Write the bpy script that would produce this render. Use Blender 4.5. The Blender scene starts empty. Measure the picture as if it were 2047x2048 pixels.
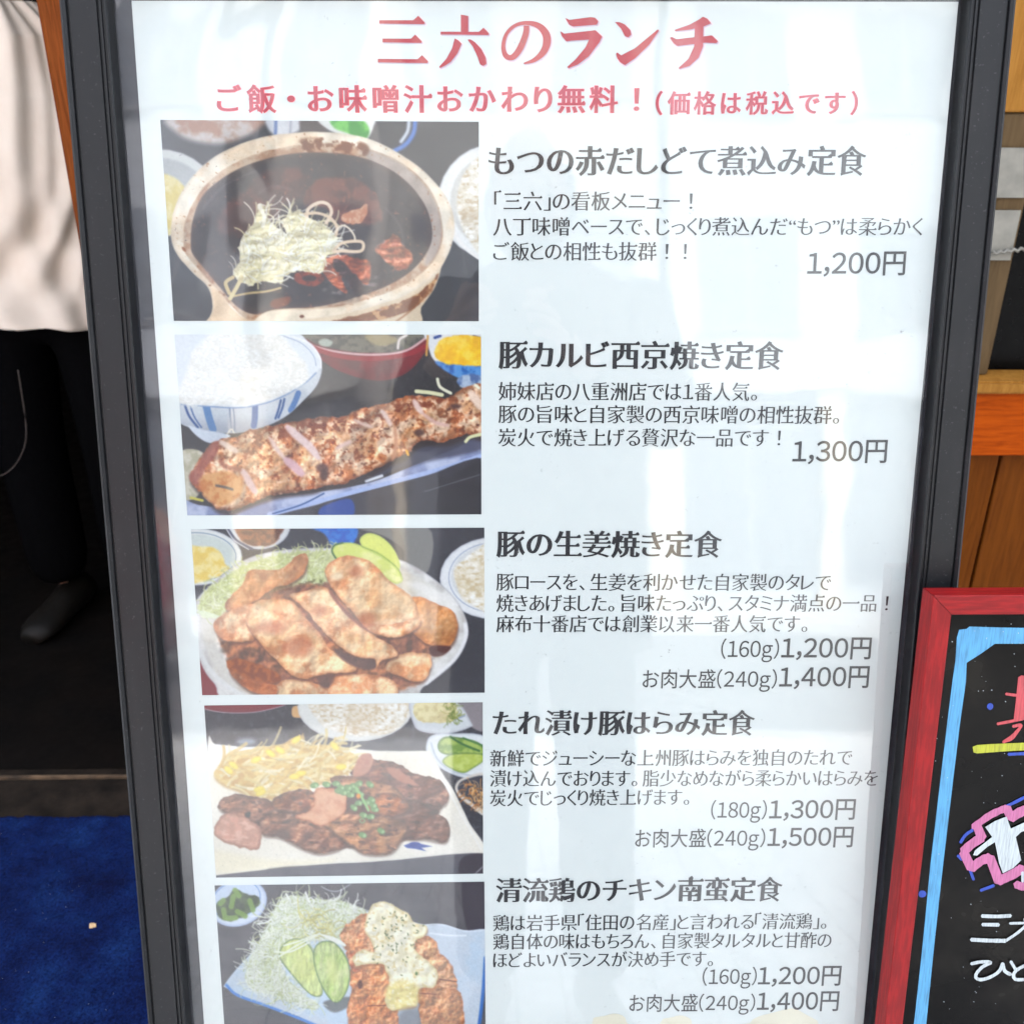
import bpy, bmesh, math, random
import numpy as np
from mathutils import Vector, Matrix
from mathutils.geometry import delaunay_2d_cdt
R_ = math.radians
SC = bpy.context.scene
COL = SC.collection
RND = random.Random(7)

# ---------------------------------------------------------------- camera (photo pixels are 2047 x 2048)
F, CX, CY = 1961.0, 1023.5, 1024.0
PITCH, LEAN, HGT, DIST = R_(25.0), R_(13.1), 1.31, 0.775
CAM = Vector((0, 0, HGT))
_dn = Vector((1013 - CX, 10293 - CY, F)).normalized()
_dy = -((1013 - CX) * (92200 - CX) + F * F) / (10293 - CY)
_rt = Vector((92200 - CX, _dy, F)).normalized()
_nn = _rt.cross(_dn)
SX_, SU_, SN_ = Vector((1, 0, 0)), Vector((0, math.sin(LEAN), math.cos(LEAN))), Vector((0, -math.cos(LEAN), math.sin(LEAN)))
_C = Matrix((_rt, _dn, _nn)).transposed()
_W = Matrix((SX_, -SU_, -SN_)).transposed()
ROT = _W @ _C.inverted()
def ray(px, py): return ROT @ Vector((px - CX, py - CY, F)).normalized()
FWD = ROT @ Vector((0, 0, 1))
M = Matrix((ROT @ Vector((1, 0, 0)), -(ROT @ Vector((0, 1, 0))), -FWD)).transposed().to_4x4(); M.translation = CAM
cd = bpy.data.cameras.new('camera'); cam = bpy.data.objects.new('camera', cd); COL.objects.link(cam)
cam.matrix_world = M; cd.sensor_width = 36; cd.sensor_fit = 'HORIZONTAL'; cd.lens = 36 * F / 2047; cd.clip_start = 0.04; cd.clip_end = 500
cd.dof.use_dof = True; cd.dof.focus_distance = 0.79; cd.dof.aperture_fstop = 13
SC.camera = cam
# ---------------------------------------------------------------- sky, sun, exposure
SUN_EL, SUN_AZ = R_(48), R_(12)          # sun stands behind the shop
world = bpy.data.worlds.new('World'); SC.world = world; world.use_nodes = True
wn = world.node_tree; sky = wn.nodes.new('ShaderNodeTexSky'); sky.sky_type = 'NISHITA'; sky.sun_disc = False
sky.sun_elevation = SUN_EL; sky.sun_rotation = SUN_AZ; sky.air_density = 1.0; sky.dust_density = 2.5; sky.ozone_density = 1.0
hs_ = wn.nodes.new('ShaderNodeHueSaturation'); hs_.inputs['Saturation'].default_value = 0.42      # thin overcast: a paler sky
wn.links.new(sky.outputs[0], hs_.inputs['Color']); wn.links.new(hs_.outputs[0], wn.nodes['Background'].inputs[0]); wn.nodes['Background'].inputs[1].default_value = 0.15
sl = bpy.data.lights.new('sun', 'SUN'); sl.energy = 1.5; sl.angle = R_(20); sl.color = (1, .95, .88)
sun = bpy.data.objects.new('sun', sl); COL.objects.link(sun)
sd = Vector((math.sin(SUN_AZ) * math.cos(SUN_EL), math.cos(SUN_AZ) * math.cos(SUN_EL), math.sin(SUN_EL)))
sun.rotation_euler = sd.to_track_quat('Z', 'Y').to_euler(); sun.location = (0, 0, 20)
SC.view_settings.view_transform = 'Standard'; SC.view_settings.look = 'None'; SC.view_settings.gamma = 1.0
SC.view_settings.exposure = 3.15
SC.render.engine = 'CYCLES'; SC.cycles.max_bounces = 7; SC.cycles.transparent_max_bounces = 12; SC.cycles.use_denoising = True
SC.cycles.caustics_reflective = False; SC.cycles.caustics_refractive = False
COVER_GAIN = 1.15
PRINT_VAL = 0.63
AF = 1.32
# ---------------------------------------------------------------- printed food photographs (flat print, computed here)
def _lat(ix, iy, seed):
    h = (ix.astype(np.int64) * 374761393 + iy.astype(np.int64) * 668265263 + seed * 2147483647) & 0xFFFFFFFF
    h = ((h ^ (h >> 13)) * 1274126177) & 0xFFFFFFFF
    h = h ^ (h >> 16)
    return (h & 0xFFFF) / 65535.0

def vnoise(x, y, seed=0):
    ix = np.floor(x); iy = np.floor(y); fx = x - ix; fy = y - iy
    fx = fx * fx * (3 - 2 * fx); fy = fy * fy * (3 - 2 * fy)
    a = _lat(ix, iy, seed); b = _lat(ix + 1, iy, seed); c = _lat(ix, iy + 1, seed); d = _lat(ix + 1, iy + 1, seed)
    return (a * (1 - fx) + b * fx) * (1 - fy) + (c * (1 - fx) + d * fx) * fy

def fbm(x, y, s, seed=0, octv=4):
    v = 0; amp = 0.5; tot = 0
    x = x / s; y = y / s
    for k in range(octv):
        v = v + amp * vnoise(x + 17.3 * k, y - 9.1 * k, seed + k * 7); tot += amp
        x = x * 2.03; y = y * 2.03; amp *= 0.55
    return v / tot

def sstep(a, b, v):
    t = np.clip((v - a) / (b - a), 0, 1); return t * t * (3 - 2 * t)

def smooth(pts, closed=True, n=5):
    p = np.array(pts, float); N = len(p); out = []
    for i in range(N if closed else N - 1):
        if closed: p0, p1, p2, p3 = p[i - 1], p[i], p[(i + 1) % N], p[(i + 2) % N]
        else: p0, p1, p2, p3 = p[max(i - 1, 0)], p[i], p[i + 1], p[min(i + 2, N - 1)]
        for k in range(n):
            t = k / n
            out.append(0.5 * ((2 * p1) + (-p0 + p2) * t + (2 * p0 - 5 * p1 + 4 * p2 - p3) * t * t + (-p0 + 3 * p1 - 3 * p2 + p3) * t ** 3))
    if not closed: out.append(p[-1])
    return np.array(out)

class Print:
    def __init__(s, TL, TR, BR, BL, nx, ny, bg):
        u = np.linspace(0, 1, nx)[None, :]; v = np.linspace(0, 1, ny)[:, None]
        f = lambda k: (TL[k] * (1 - u) + TR[k] * u) * (1 - v) + (BL[k] * (1 - u) + BR[k] * u) * v
        s.X, s.Y = f(0), f(1); s.C = np.zeros((ny, nx, 3)) + np.array(bg, float)
        s.rng = random.Random(nx * 7 + ny)
        s.cache = {}
    def n(s, sc, seed=0, o=4, sx=1.0, sy=1.0):
        k = (sc, seed, o, sx, sy)
        if k not in s.cache: s.cache[k] = fbm(s.X * sx, s.Y * sy, sc, seed, o)
        return s.cache[k]
    def box(s, x0, y0, x1, y1):
        m = (s.X > x0) & (s.X < x1) & (s.Y > y0) & (s.Y < y1)
        r = np.where(m.any(1))[0]; c = np.where(m.any(0))[0]
        if len(r) == 0 or len(c) == 0: return None
        return slice(r[0], r[-1] + 1), slice(c[0], c[-1] + 1)
    def sdf(s, pts, warp=0, ws=40, seed=1):
        p = np.asarray(pts, float); m = 60 + warp
        b = s.box(p[:, 0].min() - m, p[:, 1].min() - m, p[:, 0].max() + m, p[:, 1].max() + m)
        if b is None: return None, None
        X = s.X[b]; Y = s.Y[b]
        if warp:
            X, Y = (X + (fbm(X, Y, ws, seed, 3) - .5) * 2 * warp), (Y + (fbm(X, Y, ws, seed + 50, 3) - .5) * 2 * warp)
        d2 = np.full(X.shape, 1e12); ins = np.zeros(X.shape, bool)
        q = np.roll(p, -1, 0)
        for (ax, ay), (bx, by) in zip(p, q):
            ex, ey = bx - ax, by - ay; L = ex * ex + ey * ey
            if L < 1e-9: continue
            t = np.clip(((X - ax) * ex + (Y - ay) * ey) / L, 0, 1)
            d2 = np.minimum(d2, (X - ax - t * ex) ** 2 + (Y - ay - t * ey) ** 2)
            if ay != by: ins ^= ((ay > Y) != (by > Y)) & (X < ex * (Y - ay) / (by - ay) + ax)
        d = np.sqrt(d2); d[ins] *= -1
        return b, d
    def put(s, b, a, col):
        a = np.clip(a, 0, 1)[..., None]; c = np.asarray(col, float)
        s.C[b] = s.C[b] * (1 - a) + c * a
    def fill(s, pts, col, soft=5, alpha=1.0, edge=None, ew=20, ea=0.7, warp=0, ws=40, seed=1, var=None, vs=60, va=1.0, sm=True, lo=.35, hi=.65, clip=None):
        """filled outline; edge = colour at the rim; var = colour of blotches"""
        p = smooth(pts) if sm else pts
        b, d = s.sdf(p, warp, ws, seed)
        if b is None: return
        a = sstep(soft, -soft, d) * alpha
        if clip is not None: a = a * clip[b]
        col = np.asarray(col, float) + np.zeros(d.shape + (3,))
        if var is not None:
            m = sstep(lo, hi, s.n(vs, seed + 3)[b])[..., None] * va
            col = col * (1 - m) + np.asarray(var, float) * m
        if edge is not None:
            m = (sstep(-ew, 0, d) * ea)[..., None]
            col = col * (1 - m) + np.asarray(edge, float) * m
        s.put(b, a, col)
    def mask(s, pts, soft=5, warp=0, ws=40, seed=1, sm=True):
        out = np.zeros(s.X.shape); b, d = s.sdf(smooth(pts) if sm else pts, warp, ws, seed)
        if b is not None: out[b] = sstep(soft, -soft, d)
        return out
    def grain(s, m, col, sc, lo, hi, alpha=1, seed=0, o=4, sx=1., sy=1.):
        a = m * sstep(lo, hi, s.n(sc, seed, o, sx, sy)) * alpha
        s.put((slice(None), slice(None)), a, col)
    def line(s, pts, w, col, alpha=1.0, soft=3, sm=True, taper=False, n=5, clip=None):
        p = smooth(pts, False, n) if sm else np.array(pts, float)
        b = s.box(p[:, 0].min() - w - soft, p[:, 1].min() - w - soft, p[:, 0].max() + w + soft, p[:, 1].max() + w + soft)
        if b is None: return
        X = s.X[b]; Y = s.Y[b]; best = np.full(X.shape, 1e9); N = len(p) - 1
        for i in range(N):
            ax, ay = p[i]; bx, by = p[i + 1]; ex, ey = bx - ax, by - ay; L = ex * ex + ey * ey + 1e-9
            t = np.clip(((X - ax) * ex + (Y - ay) * ey) / L, 0, 1)
            d = np.sqrt((X - ax - t * ex) ** 2 + (Y - ay - t * ey) ** 2)
            ww = w / 2
            if taper: ww = w / 2 * np.sqrt(np.clip(1 - np.abs((i + t) / N * 2 - 1) ** 3, 0.05, 1))
            best = np.minimum(best, d - ww)
        a = sstep(soft, -soft, best) * alpha
        if clip is not None: a = a * clip[b]
        s.put(b, a, col)
    def ell(s, cx, cy, rx, ry, col, rot=0, **k):
        t = np.linspace(0, 2 * math.pi, 29)[:-1]; c, q = math.cos(rot), math.sin(rot)
        s.fill(np.stack([cx + rx * np.cos(t) * c - ry * np.sin(t) * q, cy + rx * np.cos(t) * q + ry * np.sin(t) * c], 1), col, sm=False, **k)
    def ring(s, cx, cy, rx, ry, w, col, rot=0, a0=0, a1=6.2832, **k):
        t = np.linspace(a0, a1, 41); c, q = math.cos(rot), math.sin(rot)
        s.line(np.stack([cx + rx * np.cos(t) * c - ry * np.sin(t) * q, cy + rx * np.cos(t) * q + ry * np.sin(t) * c], 1), w, col, sm=False, **k)
    def strands(s, poly, n, L, w, cols, ang=None, spread=3.14, curl=0.6, alpha=.9, outside=0.0, seed=5):
        r = random.Random(seed); P = smooth(poly); x0, y0 = P.min(0); x1, y1 = P.max(0); k = 0; g = 0
        while k < n and g < n * 30:
            g += 1; x = r.uniform(x0, x1); y = r.uniform(y0, y1); ins = False
            for (ax, ay), (bx, by) in zip(P, np.roll(P, -1, 0)):
                if (ay > y) != (by > y) and x < (bx - ax) * (y - ay) / (by - ay) + ax: ins = not ins
            if not ins: continue
            k += 1; a = (ang if ang is not None else 0) + r.uniform(-spread, spread); c = r.uniform(-curl, curl); pts = [(x, y)]
            l = L * r.uniform(.5, 1.2) / 5
            for j in range(5):
                x += math.cos(a) * l; y += math.sin(a) * l; a += c; pts.append((x, y))
            col = np.array(r.choice(cols), float) * r.uniform(.93, 1.04)
            s.line([(a_ + 3, b_ + 5) for a_, b_ in pts], w * .6, col * .62, alpha=.35, soft=4, n=1) if k % 2 else None
            s.line(pts, w * r.uniform(.45, .95), np.clip(col, 0, 255), alpha=alpha * r.uniform(.6, 1), soft=3, n=2)
    def relief(s, m, sc, k=.5, seed=0, sx=1., sy=1., spec=0):
        """light from the upper left over a noisy height field: gives the printed food its lumps and fibres"""
        d = max(2.5, sc * .12); a = fbm((s.X + d) * sx, (s.Y + d) * sy, sc, seed, 3); b = fbm((s.X - d) * sx, (s.Y - d) * sy, sc, seed, 3)
        g = np.clip((a - b) / .16, -1, 1); f = 1 + .5 * k * g * m
        s.C = s.C * f[..., None]
        if spec: w = (sstep(.7, 1.0, g) * m * spec * .8)[..., None]; s.C = s.C * (1 - w) + np.array((255, 240, 222)) * w
    def done(s):
        g = s.n(7, 91, 2) - .5; l = s.n(420, 92, 2) - .5; s.C = s.C * (1 + .10 * g + .16 * l)[..., None]
        k = np.array([.18, .64, .18]); C = s.C
        for ax in (0, 1):
            p = np.concatenate([np.take(C, [0], ax), C, np.take(C, [-1], ax)], ax); n = C.shape[ax]
            C = k[0] * np.take(p, range(0, n), ax) + k[1] * np.take(p, range(1, n + 1), ax) + k[2] * np.take(p, range(2, n + 2), ax)
        s.C = C; return s
    def rice(s, m, sc=11, seed=0, base=(240, 238, 232), dark=(205, 196, 180)):
        a = s.n(sc, seed + 11, 2, 1.0, 1.6); b = s.n(sc * 5, seed + 12, 3)
        s.grain(m, dark, sc, .52, .75, .65, seed + 11, 2, 1.0, 1.6)
        s.grain(m, (255, 254, 250), sc, .44, .28, .8, seed + 11, 2, 1.0, 1.6)
        s.grain(m, dark, sc * 5, .5, .75, .45, seed + 12, 3)

def photo_stew(K):
    s = Print((58, 55), (1866, 66), (1866, 1199), (135, 1197), int(430 * K), int(270 * K), (44, 46, 52))
    A = (slice(None), slice(None)); ONE = np.ones(s.X.shape)
    s.grain(ONE, (62, 68, 78), 400, .4, .7, .7, 3)
    # blurred dishes behind
    s.fill([(110, 40), (620, 40), (600, 120), (430, 190), (260, 180), (150, 130)], (196, 186, 180), soft=26, var=(168, 130, 112), vs=90, seed=4)
    s.fill([(660, 30), (850, 30), (840, 120), (700, 140)], (206, 208, 214), soft=14)
    s.line([(715, 40), (712, 130)], 16, (70, 104, 164), soft=8); s.line([(800, 40), (796, 130)], 10, (150, 154, 164), soft=8)
    s.fill([(860, 40), (1000, 40), (990, 130), (870, 130)], (52, 38, 40), soft=14)
    s.fill([(960, 40), (1250, 50), (1270, 90), (1220, 175), (1120, 150), (1010, 110)], (222, 224, 220), soft=9)
    s.fill([(1030, 45), (1190, 50), (1245, 110), (1215, 168), (1120, 130), (1045, 100)], (62, 150, 62), soft=9, var=(112, 196, 92), vs=50, seed=8)
    s.line([(1505, 60), (1495, 130), (1450, 195), (1385, 232)], 26, (92, 130, 200), soft=10)
    s.line([(1470, 60), (1462, 120), (1425, 178)], 20, (206, 214, 224), soft=10)
    # bowl at left with pickles
    s.ell(40, 470, 330, 250, (206, 208, 206), soft=8); s.ell(45, 485, 280, 215, (172, 176, 176), soft=10)
    s.ell(60, 540, 165, 180, (214, 196, 122), soft=10, var=(226, 212, 160), vs=50, seed=5)
    # rice bowl at right
    s.ell(1960, 520, 328, 330, (230, 231, 229), soft=7, edge=(196, 198, 200), ew=16)
    s.ell(1965, 520, 262, 270, (206, 204, 200), soft=8)
    m = s.mask([(1745, 480), (1790, 350), (1900, 280), (1900, 800), (1800, 720), (1750, 600)], 10)
    s.put(A, m, (228, 222, 208)); s.rice(m, 24, 3, dark=(186, 164, 132))
    s.line([(1700, 600), (1740, 720), (1810, 800), (1880, 850)], 18, (236, 234, 230))
    # the clay bowl: outside wall, rim, inside wall, broth
    s.fill([(330, 980), (700, 1120), (1200, 1110), (1560, 960), (1650, 880), (1620, 1000), (1540, 1120), (1440, 1260), (400, 1260), (350, 1150), (385, 1050)], (226, 206, 178), soft=6)
    s.fill([(1630, 925), (1540, 1030), (1300, 1130), (1040, 1196), (1130, 1210), (1400, 1172), (1560, 1075), (1622, 965)], (126, 74, 44), soft=6, warp=10, var=(206, 160, 116), vs=36, lo=.5, hi=.7, seed=12)
    s.line([(1590, 1010), (1500, 1130), (1380, 1210)], 14, (110, 66, 44), warp=0) if False else s.line([(1590, 1020), (1500, 1120), (1400, 1200)], 12, (150, 96, 60), alpha=.7)
    rim = [(118, 720), (138, 560), (208, 420), (330, 290), (480, 205), (680, 145), (930, 122), (1150, 140), (1290, 180), (1440, 260), (1560, 350), (1660, 460), (1715, 570), (1727, 690), (1700, 800), (1640, 912), (1560, 985), (1430, 1060), (1250, 1120), (1050, 1168), (860, 1196), (720, 1205), (560, 1215), (360, 1205), (355, 1120), (330, 1010), (250, 930), (160, 830)]
    s.fill(rim, (244, 234, 216), soft=5, edge=(214, 198, 178), ew=24, ea=.6, warp=3, ws=90, var=(236, 212, 184), vs=160, seed=21)
    s.fill([(188, 770), (200, 640), (250, 520), (330, 410), (480, 300), (700, 222), (930, 192), (1180, 205), (1390, 278), (1540, 390), (1630, 530), (1662, 690), (1630, 820), (1540, 925), (1400, 1015), (1200, 1085), (1000, 1125), (750, 1133), (620, 1190), (560, 1200), (470, 1120), (372, 1010), (270, 900), (205, 820)], (206, 182, 158), soft=5, warp=4, ws=60, var=(176, 136, 108), vs=60, seed=23)
    s.fill([(1200, 215), (1390, 285), (1535, 395), (1625, 535), (1655, 690), (1628, 815), (1560, 880), (1580, 700), (1520, 520), (1400, 380), (1250, 290)], (176, 162, 152), soft=14)
    s.grain(s.mask([(860, 165), (1100, 165), (1230, 195), (1220, 260), (1060, 275), (900, 250)], 14), (112, 60, 34), 40, .35, .6, .95, 31)
    s.grain(s.mask(rim, 4), (150, 96, 62), 17, .77, .84, .8, 33, 3)
    broth = [(232, 770), (240, 640), (290, 500), (380, 410), (520, 325), (720, 262), (930, 240), (1170, 262), (1350, 330), (1480, 430), (1570, 560), (1602, 700), (1570, 810), (1480, 915), (1340, 1000), (1160, 1065), (960, 1115), (720, 1130), (600, 1160), (500, 1120), (400, 1010), (300, 890), (245, 820)]
    s.fill(broth, (42, 37, 41), soft=6, edge=(80, 62, 56), ew=50, ea=.6, var=(54, 48, 52), vs=120, seed=41)
    mb = s.mask(broth, 8)
    s.fill([(560, 450), (640, 360), (800, 320), (900, 360), (880, 470), (760, 540), (700, 620), (600, 700), (430, 710), (380, 640), (440, 540)], (104, 66, 62), soft=26, warp=16, var=(74, 50, 50), vs=90, seed=43, alpha=.9)
    s.fill([(880, 470), (960, 395), (1130, 380), (1230, 420), (1310, 540), (1300, 640), (1190, 650), (1080, 640), (1000, 560), (880, 540)], (112, 66, 58), soft=14, warp=12, var=(80, 46, 44), vs=60, seed=44)
    s.fill([(1085, 610), (1110, 580), (1180, 560), (1232, 535), (1225, 600), (1190, 645), (1120, 640)], (222, 174, 144), soft=5, warp=9, ws=26, var=(200, 138, 108), vs=26, seed=45)
    s.fill([(990, 850), (1040, 822), (1130, 830), (1230, 850), (1256, 900), (1240, 990), (1200, 980), (1160, 930), (1090, 950), (1120, 1040), (1050, 1010), (1000, 950), (975, 900)], (140, 68, 50), soft=6, warp=10, ws=30, var=(176, 96, 68), vs=30, seed=46)
    s.fill([(1040, 850), (1080, 850), (1170, 950), (1220, 1010), (1180, 1060), (1110, 960), (1040, 900)], (48, 26, 28), soft=7, warp=8)
    s.fill([(1280, 780), (1340, 735), (1390, 708), (1440, 760), (1488, 820), (1470, 890), (1400, 910), (1340, 860), (1290, 810)], (150, 84, 66), soft=9, warp=12, ws=26, var=(186, 120, 94), vs=20, seed=47)
    s.fill([(820, 940), (870, 915), (960, 920), (990, 960), (940, 998), (850, 990)], (140, 62, 46), soft=6, warp=8, var=(90, 40, 34), vs=24, seed=48)
    s.ell(905, 955, 42, 17, (44, 26, 28), soft=6)
    s.fill([(690, 1080), (790, 1060), (780, 1110), (700, 1125)], (120, 66, 48), soft=10, warp=8)
    s.grain(mb, (196, 120, 92), 12, .79, .86, .5, 50, 2)
    s.relief(s.mask([(975, 830), (1250, 830), (1260, 1060), (1000, 1050)], 20) + s.mask([(1280, 780), (1390, 708), (1488, 820), (1400, 910)], 10), 60, .6, 61, .7, 1.3, spec=.25)
    for q in [([(300, 560), (420, 430), (600, 345)]), ([(620, 470), (700, 430), (800, 450)]), ([(1340, 560), (1420, 660), (1440, 780)])]: s.line(q, 10, (128, 116, 118), alpha=.35, soft=9)
    # shredded leek
    neg = [(545, 690), (590, 640), (618, 545), (640, 540), (662, 600), (700, 650), (745, 690), (780, 715), (755, 650), (770, 610), (850, 560), (885, 600), (960, 640), (1030, 680), (1064, 720), (1055, 790), (1000, 832), (972, 925), (850, 915), (770, 940), (740, 985), (640, 975), (560, 1000), (470, 935), (490, 880), (512, 850), (505, 780)]
    s.fill(neg, (240, 234, 212), soft=5, warp=12, ws=26, var=(226, 216, 178), vs=60, seed=51)
    s.strands(neg, 170, 120, 11, [(246, 243, 226), (236, 228, 186), (224, 214, 176), (250, 248, 238)], ang=-.6, spread=1.2, curl=.35, seed=6)
    s.strands(neg, 60, 50, 5, [(186, 170, 120), (172, 152, 110), (206, 196, 150)], ang=-.7, spread=1.4, seed=7, alpha=.7)
    s.grain(s.mask(neg, 8), (150, 130, 90), 9, .78, .86, .6, 53, 2)
    for q, w, c in [([(890, 610), (900, 560), (960, 525), (1010, 535), (1030, 580), (1000, 640)], 20, (236, 214, 190)), ([(880, 590), (950, 585), (1020, 610), (1060, 660), (1055, 710)], 17, (228, 204, 176)),
                    ([(1050, 690), (1090, 655), (1130, 672), (1160, 715), (1162, 745)], 11, (240, 226, 204)), ([(1040, 800), (1090, 755), (1190, 745), (1212, 770), (1190, 802), (1090, 800), (1050, 805)], 18, (236, 212, 184)),
                    ([(620, 540), (650, 610), (640, 660)], 20, (248, 242, 224)), ([(668, 590), (700, 610), (698, 650)], 8, (238, 230, 200)), ([(470, 950), (430, 980), (450, 1040)], 22, (206, 184, 132)),
                    ([(460, 1060), (560, 1040), (660, 1030), (740, 1010)], 13, (200, 178, 130)), ([(520, 950), (490, 1010), (455, 1070)], 24, (222, 204, 156)), ([(612, 975), (614, 1015)], 8, (214, 200, 160))]:
        s.line(q, w, c)
    s.relief(s.mask(neg, 8), 60, .22, 63, .6, 1.4)
    # spout lip
    s.fill([(352, 1010), (420, 1060), (470, 1130), (560, 1190), (640, 1180), (620, 1230), (350, 1230), (362, 1120)], (232, 204, 172), soft=7, warp=4)
    s.fill([(596, 1190), (690, 1138), (900, 1136), (1100, 1120), (1080, 1160), (860, 1190), (760, 1215), (620, 1215)], (240, 224, 200), soft=6)
    s.ell(862, 1172, 13, 9, (110, 60, 40), soft=4); s.ell(192, 790, 16, 8, (150, 90, 56), rot=.9, soft=4)
    s.relief(s.mask(rim, 5) * (1 - mb), 160, .14, 64)
    for q in [(972, 160), (700, 230), (340, 995), (420, 1048)]: s.ell(q[0], q[1], 8, 5, (140, 96, 66), soft=4)
    return s.done()

def photo_grill(K):
    s = Print((82, 82), (1822, 82), (1824, 1104), (155, 1110), int(415 * K), int(248 * K), (34, 32, 38))
    A = (slice(None), slice(None)); ONE = np.ones(s.X.shape)
    s.grain(ONE, (74, 70, 78), 9, .55, .8, .5, 2, 2); s.grain(ONE, (24, 22, 28), 200, .4, .7, .5, 9)
    s.fill([(60, 60), (240, 60), (200, 110), (60, 160)], (176, 196, 204), soft=8)
    # dark lacquer soup bowl
    s.fill([(755, 60), (1560, 60), (1500, 190), (1400, 300), (1260, 345), (1100, 320), (960, 260), (860, 170)], (120, 32, 40), soft=6, var=(86, 24, 32), vs=120, seed=4)
    s.fill([(780, 60), (1520, 60), (1470, 130), (1360, 178), (1240, 188), (1080, 180), (930, 150), (840, 110)], (70, 66, 62), soft=6, var=(110, 106, 92), vs=40, seed=6)
    s.fill([(900, 120), (940, 105), (980, 125), (960, 150), (915, 145)], (168, 176, 164), soft=6); s.fill([(1160, 90), (1300, 84), (1350, 120), (1240, 150)], (150, 136, 100), soft=10, warp=12)
    s.line([(770, 84), (880, 150), (1060, 188), (1250, 196), (1400, 172), (1520, 92)], 13, (216, 178, 178)); s.line([(800, 110), (900, 170), (1060, 212), (1250, 218), (1420, 190), (1500, 150)], 26, (146, 36, 46))
    s.line([(1350, 160), (1360, 110), (1400, 86)], 14, (226, 216, 210), soft=5)
    # yellow pickle bowl
    s.fill([(1520, 60), (1850, 60), (1850, 360), (1720, 330), (1610, 270), (1545, 215), (1520, 130)], (224, 226, 228), soft=5)
    s.fill([(1560, 235), (1680, 250), (1850, 252), (1850, 375), (1720, 340), (1620, 290)], (38, 92, 164), soft=7, var=(96, 148, 206), vs=36, seed=11)
    s.line([(1560, 100), (1590, 90)], 16, (40, 70, 140)); s.line([(1780, 92), (1815, 102)], 16, (40, 70, 140)); s.line([(1520, 90), (1512, 200)], 12, (210, 160, 90))
    s.fill([(1560, 190), (1580, 130), (1640, 95), (1740, 90), (1850, 110), (1850, 250), (1700, 255), (1590, 238)], (240, 182, 44), soft=6, warp=8, var=(250, 214, 96), vs=40, seed=12)
    for q in [([(1600, 210), (1640, 150), (1700, 130)]), ([(1680, 240), (1700, 190), (1760, 150)]), ([(1760, 240), (1790, 190), (1830, 170)])]: s.line(q, 24, (252, 206, 76), alpha=.7, soft=8)
    s.fill([(1680, 350), (1740, 310), (1850, 330), (1850, 430), (1740, 400)], (80, 104, 150), soft=8, var=(170, 186, 206), vs=30, seed=14, warp=8)
    # rice bowl with blue stripes
    bowl = [(60, 60), (700, 60), (840, 120), (905, 195), (917, 270), (890, 370), (800, 470), (715, 545), (600, 602), (430, 642), (250, 625), (120, 590), (60, 500)]
    s.fill(bowl, (222, 228, 234), soft=5)
    mb = s.mask([(60, 470), (300, 492), (470, 494), (640, 455), (800, 380), (917, 270), (890, 370), (800, 470), (715, 545), (600, 602), (430, 642), (250, 625), (120, 590), (60, 560)], 5)
    s.put(A, mb * .75, (196, 202, 210))
    s.put(A, mb * sstep(520, 640, s.Y) * .6, (140, 146, 158))
    for q, w, c in [([(140, 478), (165, 545), (215, 610)], 13, (58, 86, 140)), ([(170, 482), (195, 550), (235, 610)], 8, (70, 98, 150)), ([(262, 490), (280, 560), (300, 620)], 42, (98, 134, 180)), ([(395, 495), (400, 560), (405, 628)], 8, (120, 132, 156)),
                    ([(415, 495), (422, 560), (424, 628)], 8, (120, 132, 156)), ([(540, 488), (538, 560), (532, 600)], 34, (76, 108, 160)), ([(686, 455), (672, 510), (655, 560)], 11, (46, 76, 134)), ([(706, 448), (694, 500), (672, 555)], 11, (56, 86, 142)), ([(785, 415), (768, 460), (742, 512)], 32, (96, 132, 184))]:
        s.line(q, w, c, clip=mb)
    s.line([(120, 478), (300, 492), (470, 496), (640, 458), (800, 375), (885, 300)], 7, (120, 146, 186))
    s.line([(680, 84), (800, 130), (870, 200), (886, 260)], 5, (150, 166, 196)); s.line([(715, 84), (840, 130), (905, 205), (915, 270)], 9, (240, 242, 244))
    rc = [(100, 470), (150, 300), (190, 180), (250, 120), (330, 60), (640, 60), (760, 160), (840, 280), (830, 350), (700, 420), (520, 480), (300, 482)]
    m = s.mask(rc, 14, 12, 60); s.put(A, m, (238, 238, 234)); s.rice(m, 13, 5, dark=(226, 222, 214))
    # plate
    s.fill([(160, 600), (240, 622), (400, 655), (300, 700), (220, 668)], (206, 214, 226), soft=5); s.fill([(100, 760), (240, 750), (260, 900), (200, 1010), (100, 1000)], (214, 208, 190), soft=6, var=(180, 176, 150), vs=40, seed=17)
    s.fill([(100, 1010), (220, 1050), (400, 1060), (620, 1010), (900, 975), (1200, 920), (1450, 820), (1700, 720), (1850, 640), (1850, 780), (1640, 835), (1300, 925), (1000, 1010), (700, 1110), (100, 1140)], (192, 200, 226), soft=5, var=(132, 142, 180), vs=110, seed=18)
    s.fill([(1000, 860), (1300, 770), (1600, 690), (1850, 650), (1850, 730), (1500, 810), (1200, 900), (1000, 945)], (66, 66, 86), soft=16, alpha=.85)
    s.line([(620, 1104), (780, 1062), (1000, 1003), (1300, 925), (1600, 845), (1850, 765)], 26, (176, 192, 232)); s.line([(640, 1100), (800, 1050), (930, 985)], 8, (44, 74, 130)); s.line([(1170, 915), (1260, 885)], 16, (236, 240, 248), soft=6)
    s.fill([(640, 1115), (1000, 1022), (1300, 945), (1500, 890), (1850, 790), (1850, 1130), (640, 1130)], (38, 36, 44), soft=5, var=(52, 50, 60), vs=160, seed=19)
    s.fill([(920, 1060), (1080, 1015), (1090, 1120), (915, 1120)], (34, 70, 150), soft=8)
    s.line([(1500, 975), (1850, 868)], 4, (150, 150, 160), alpha=.7)
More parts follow.
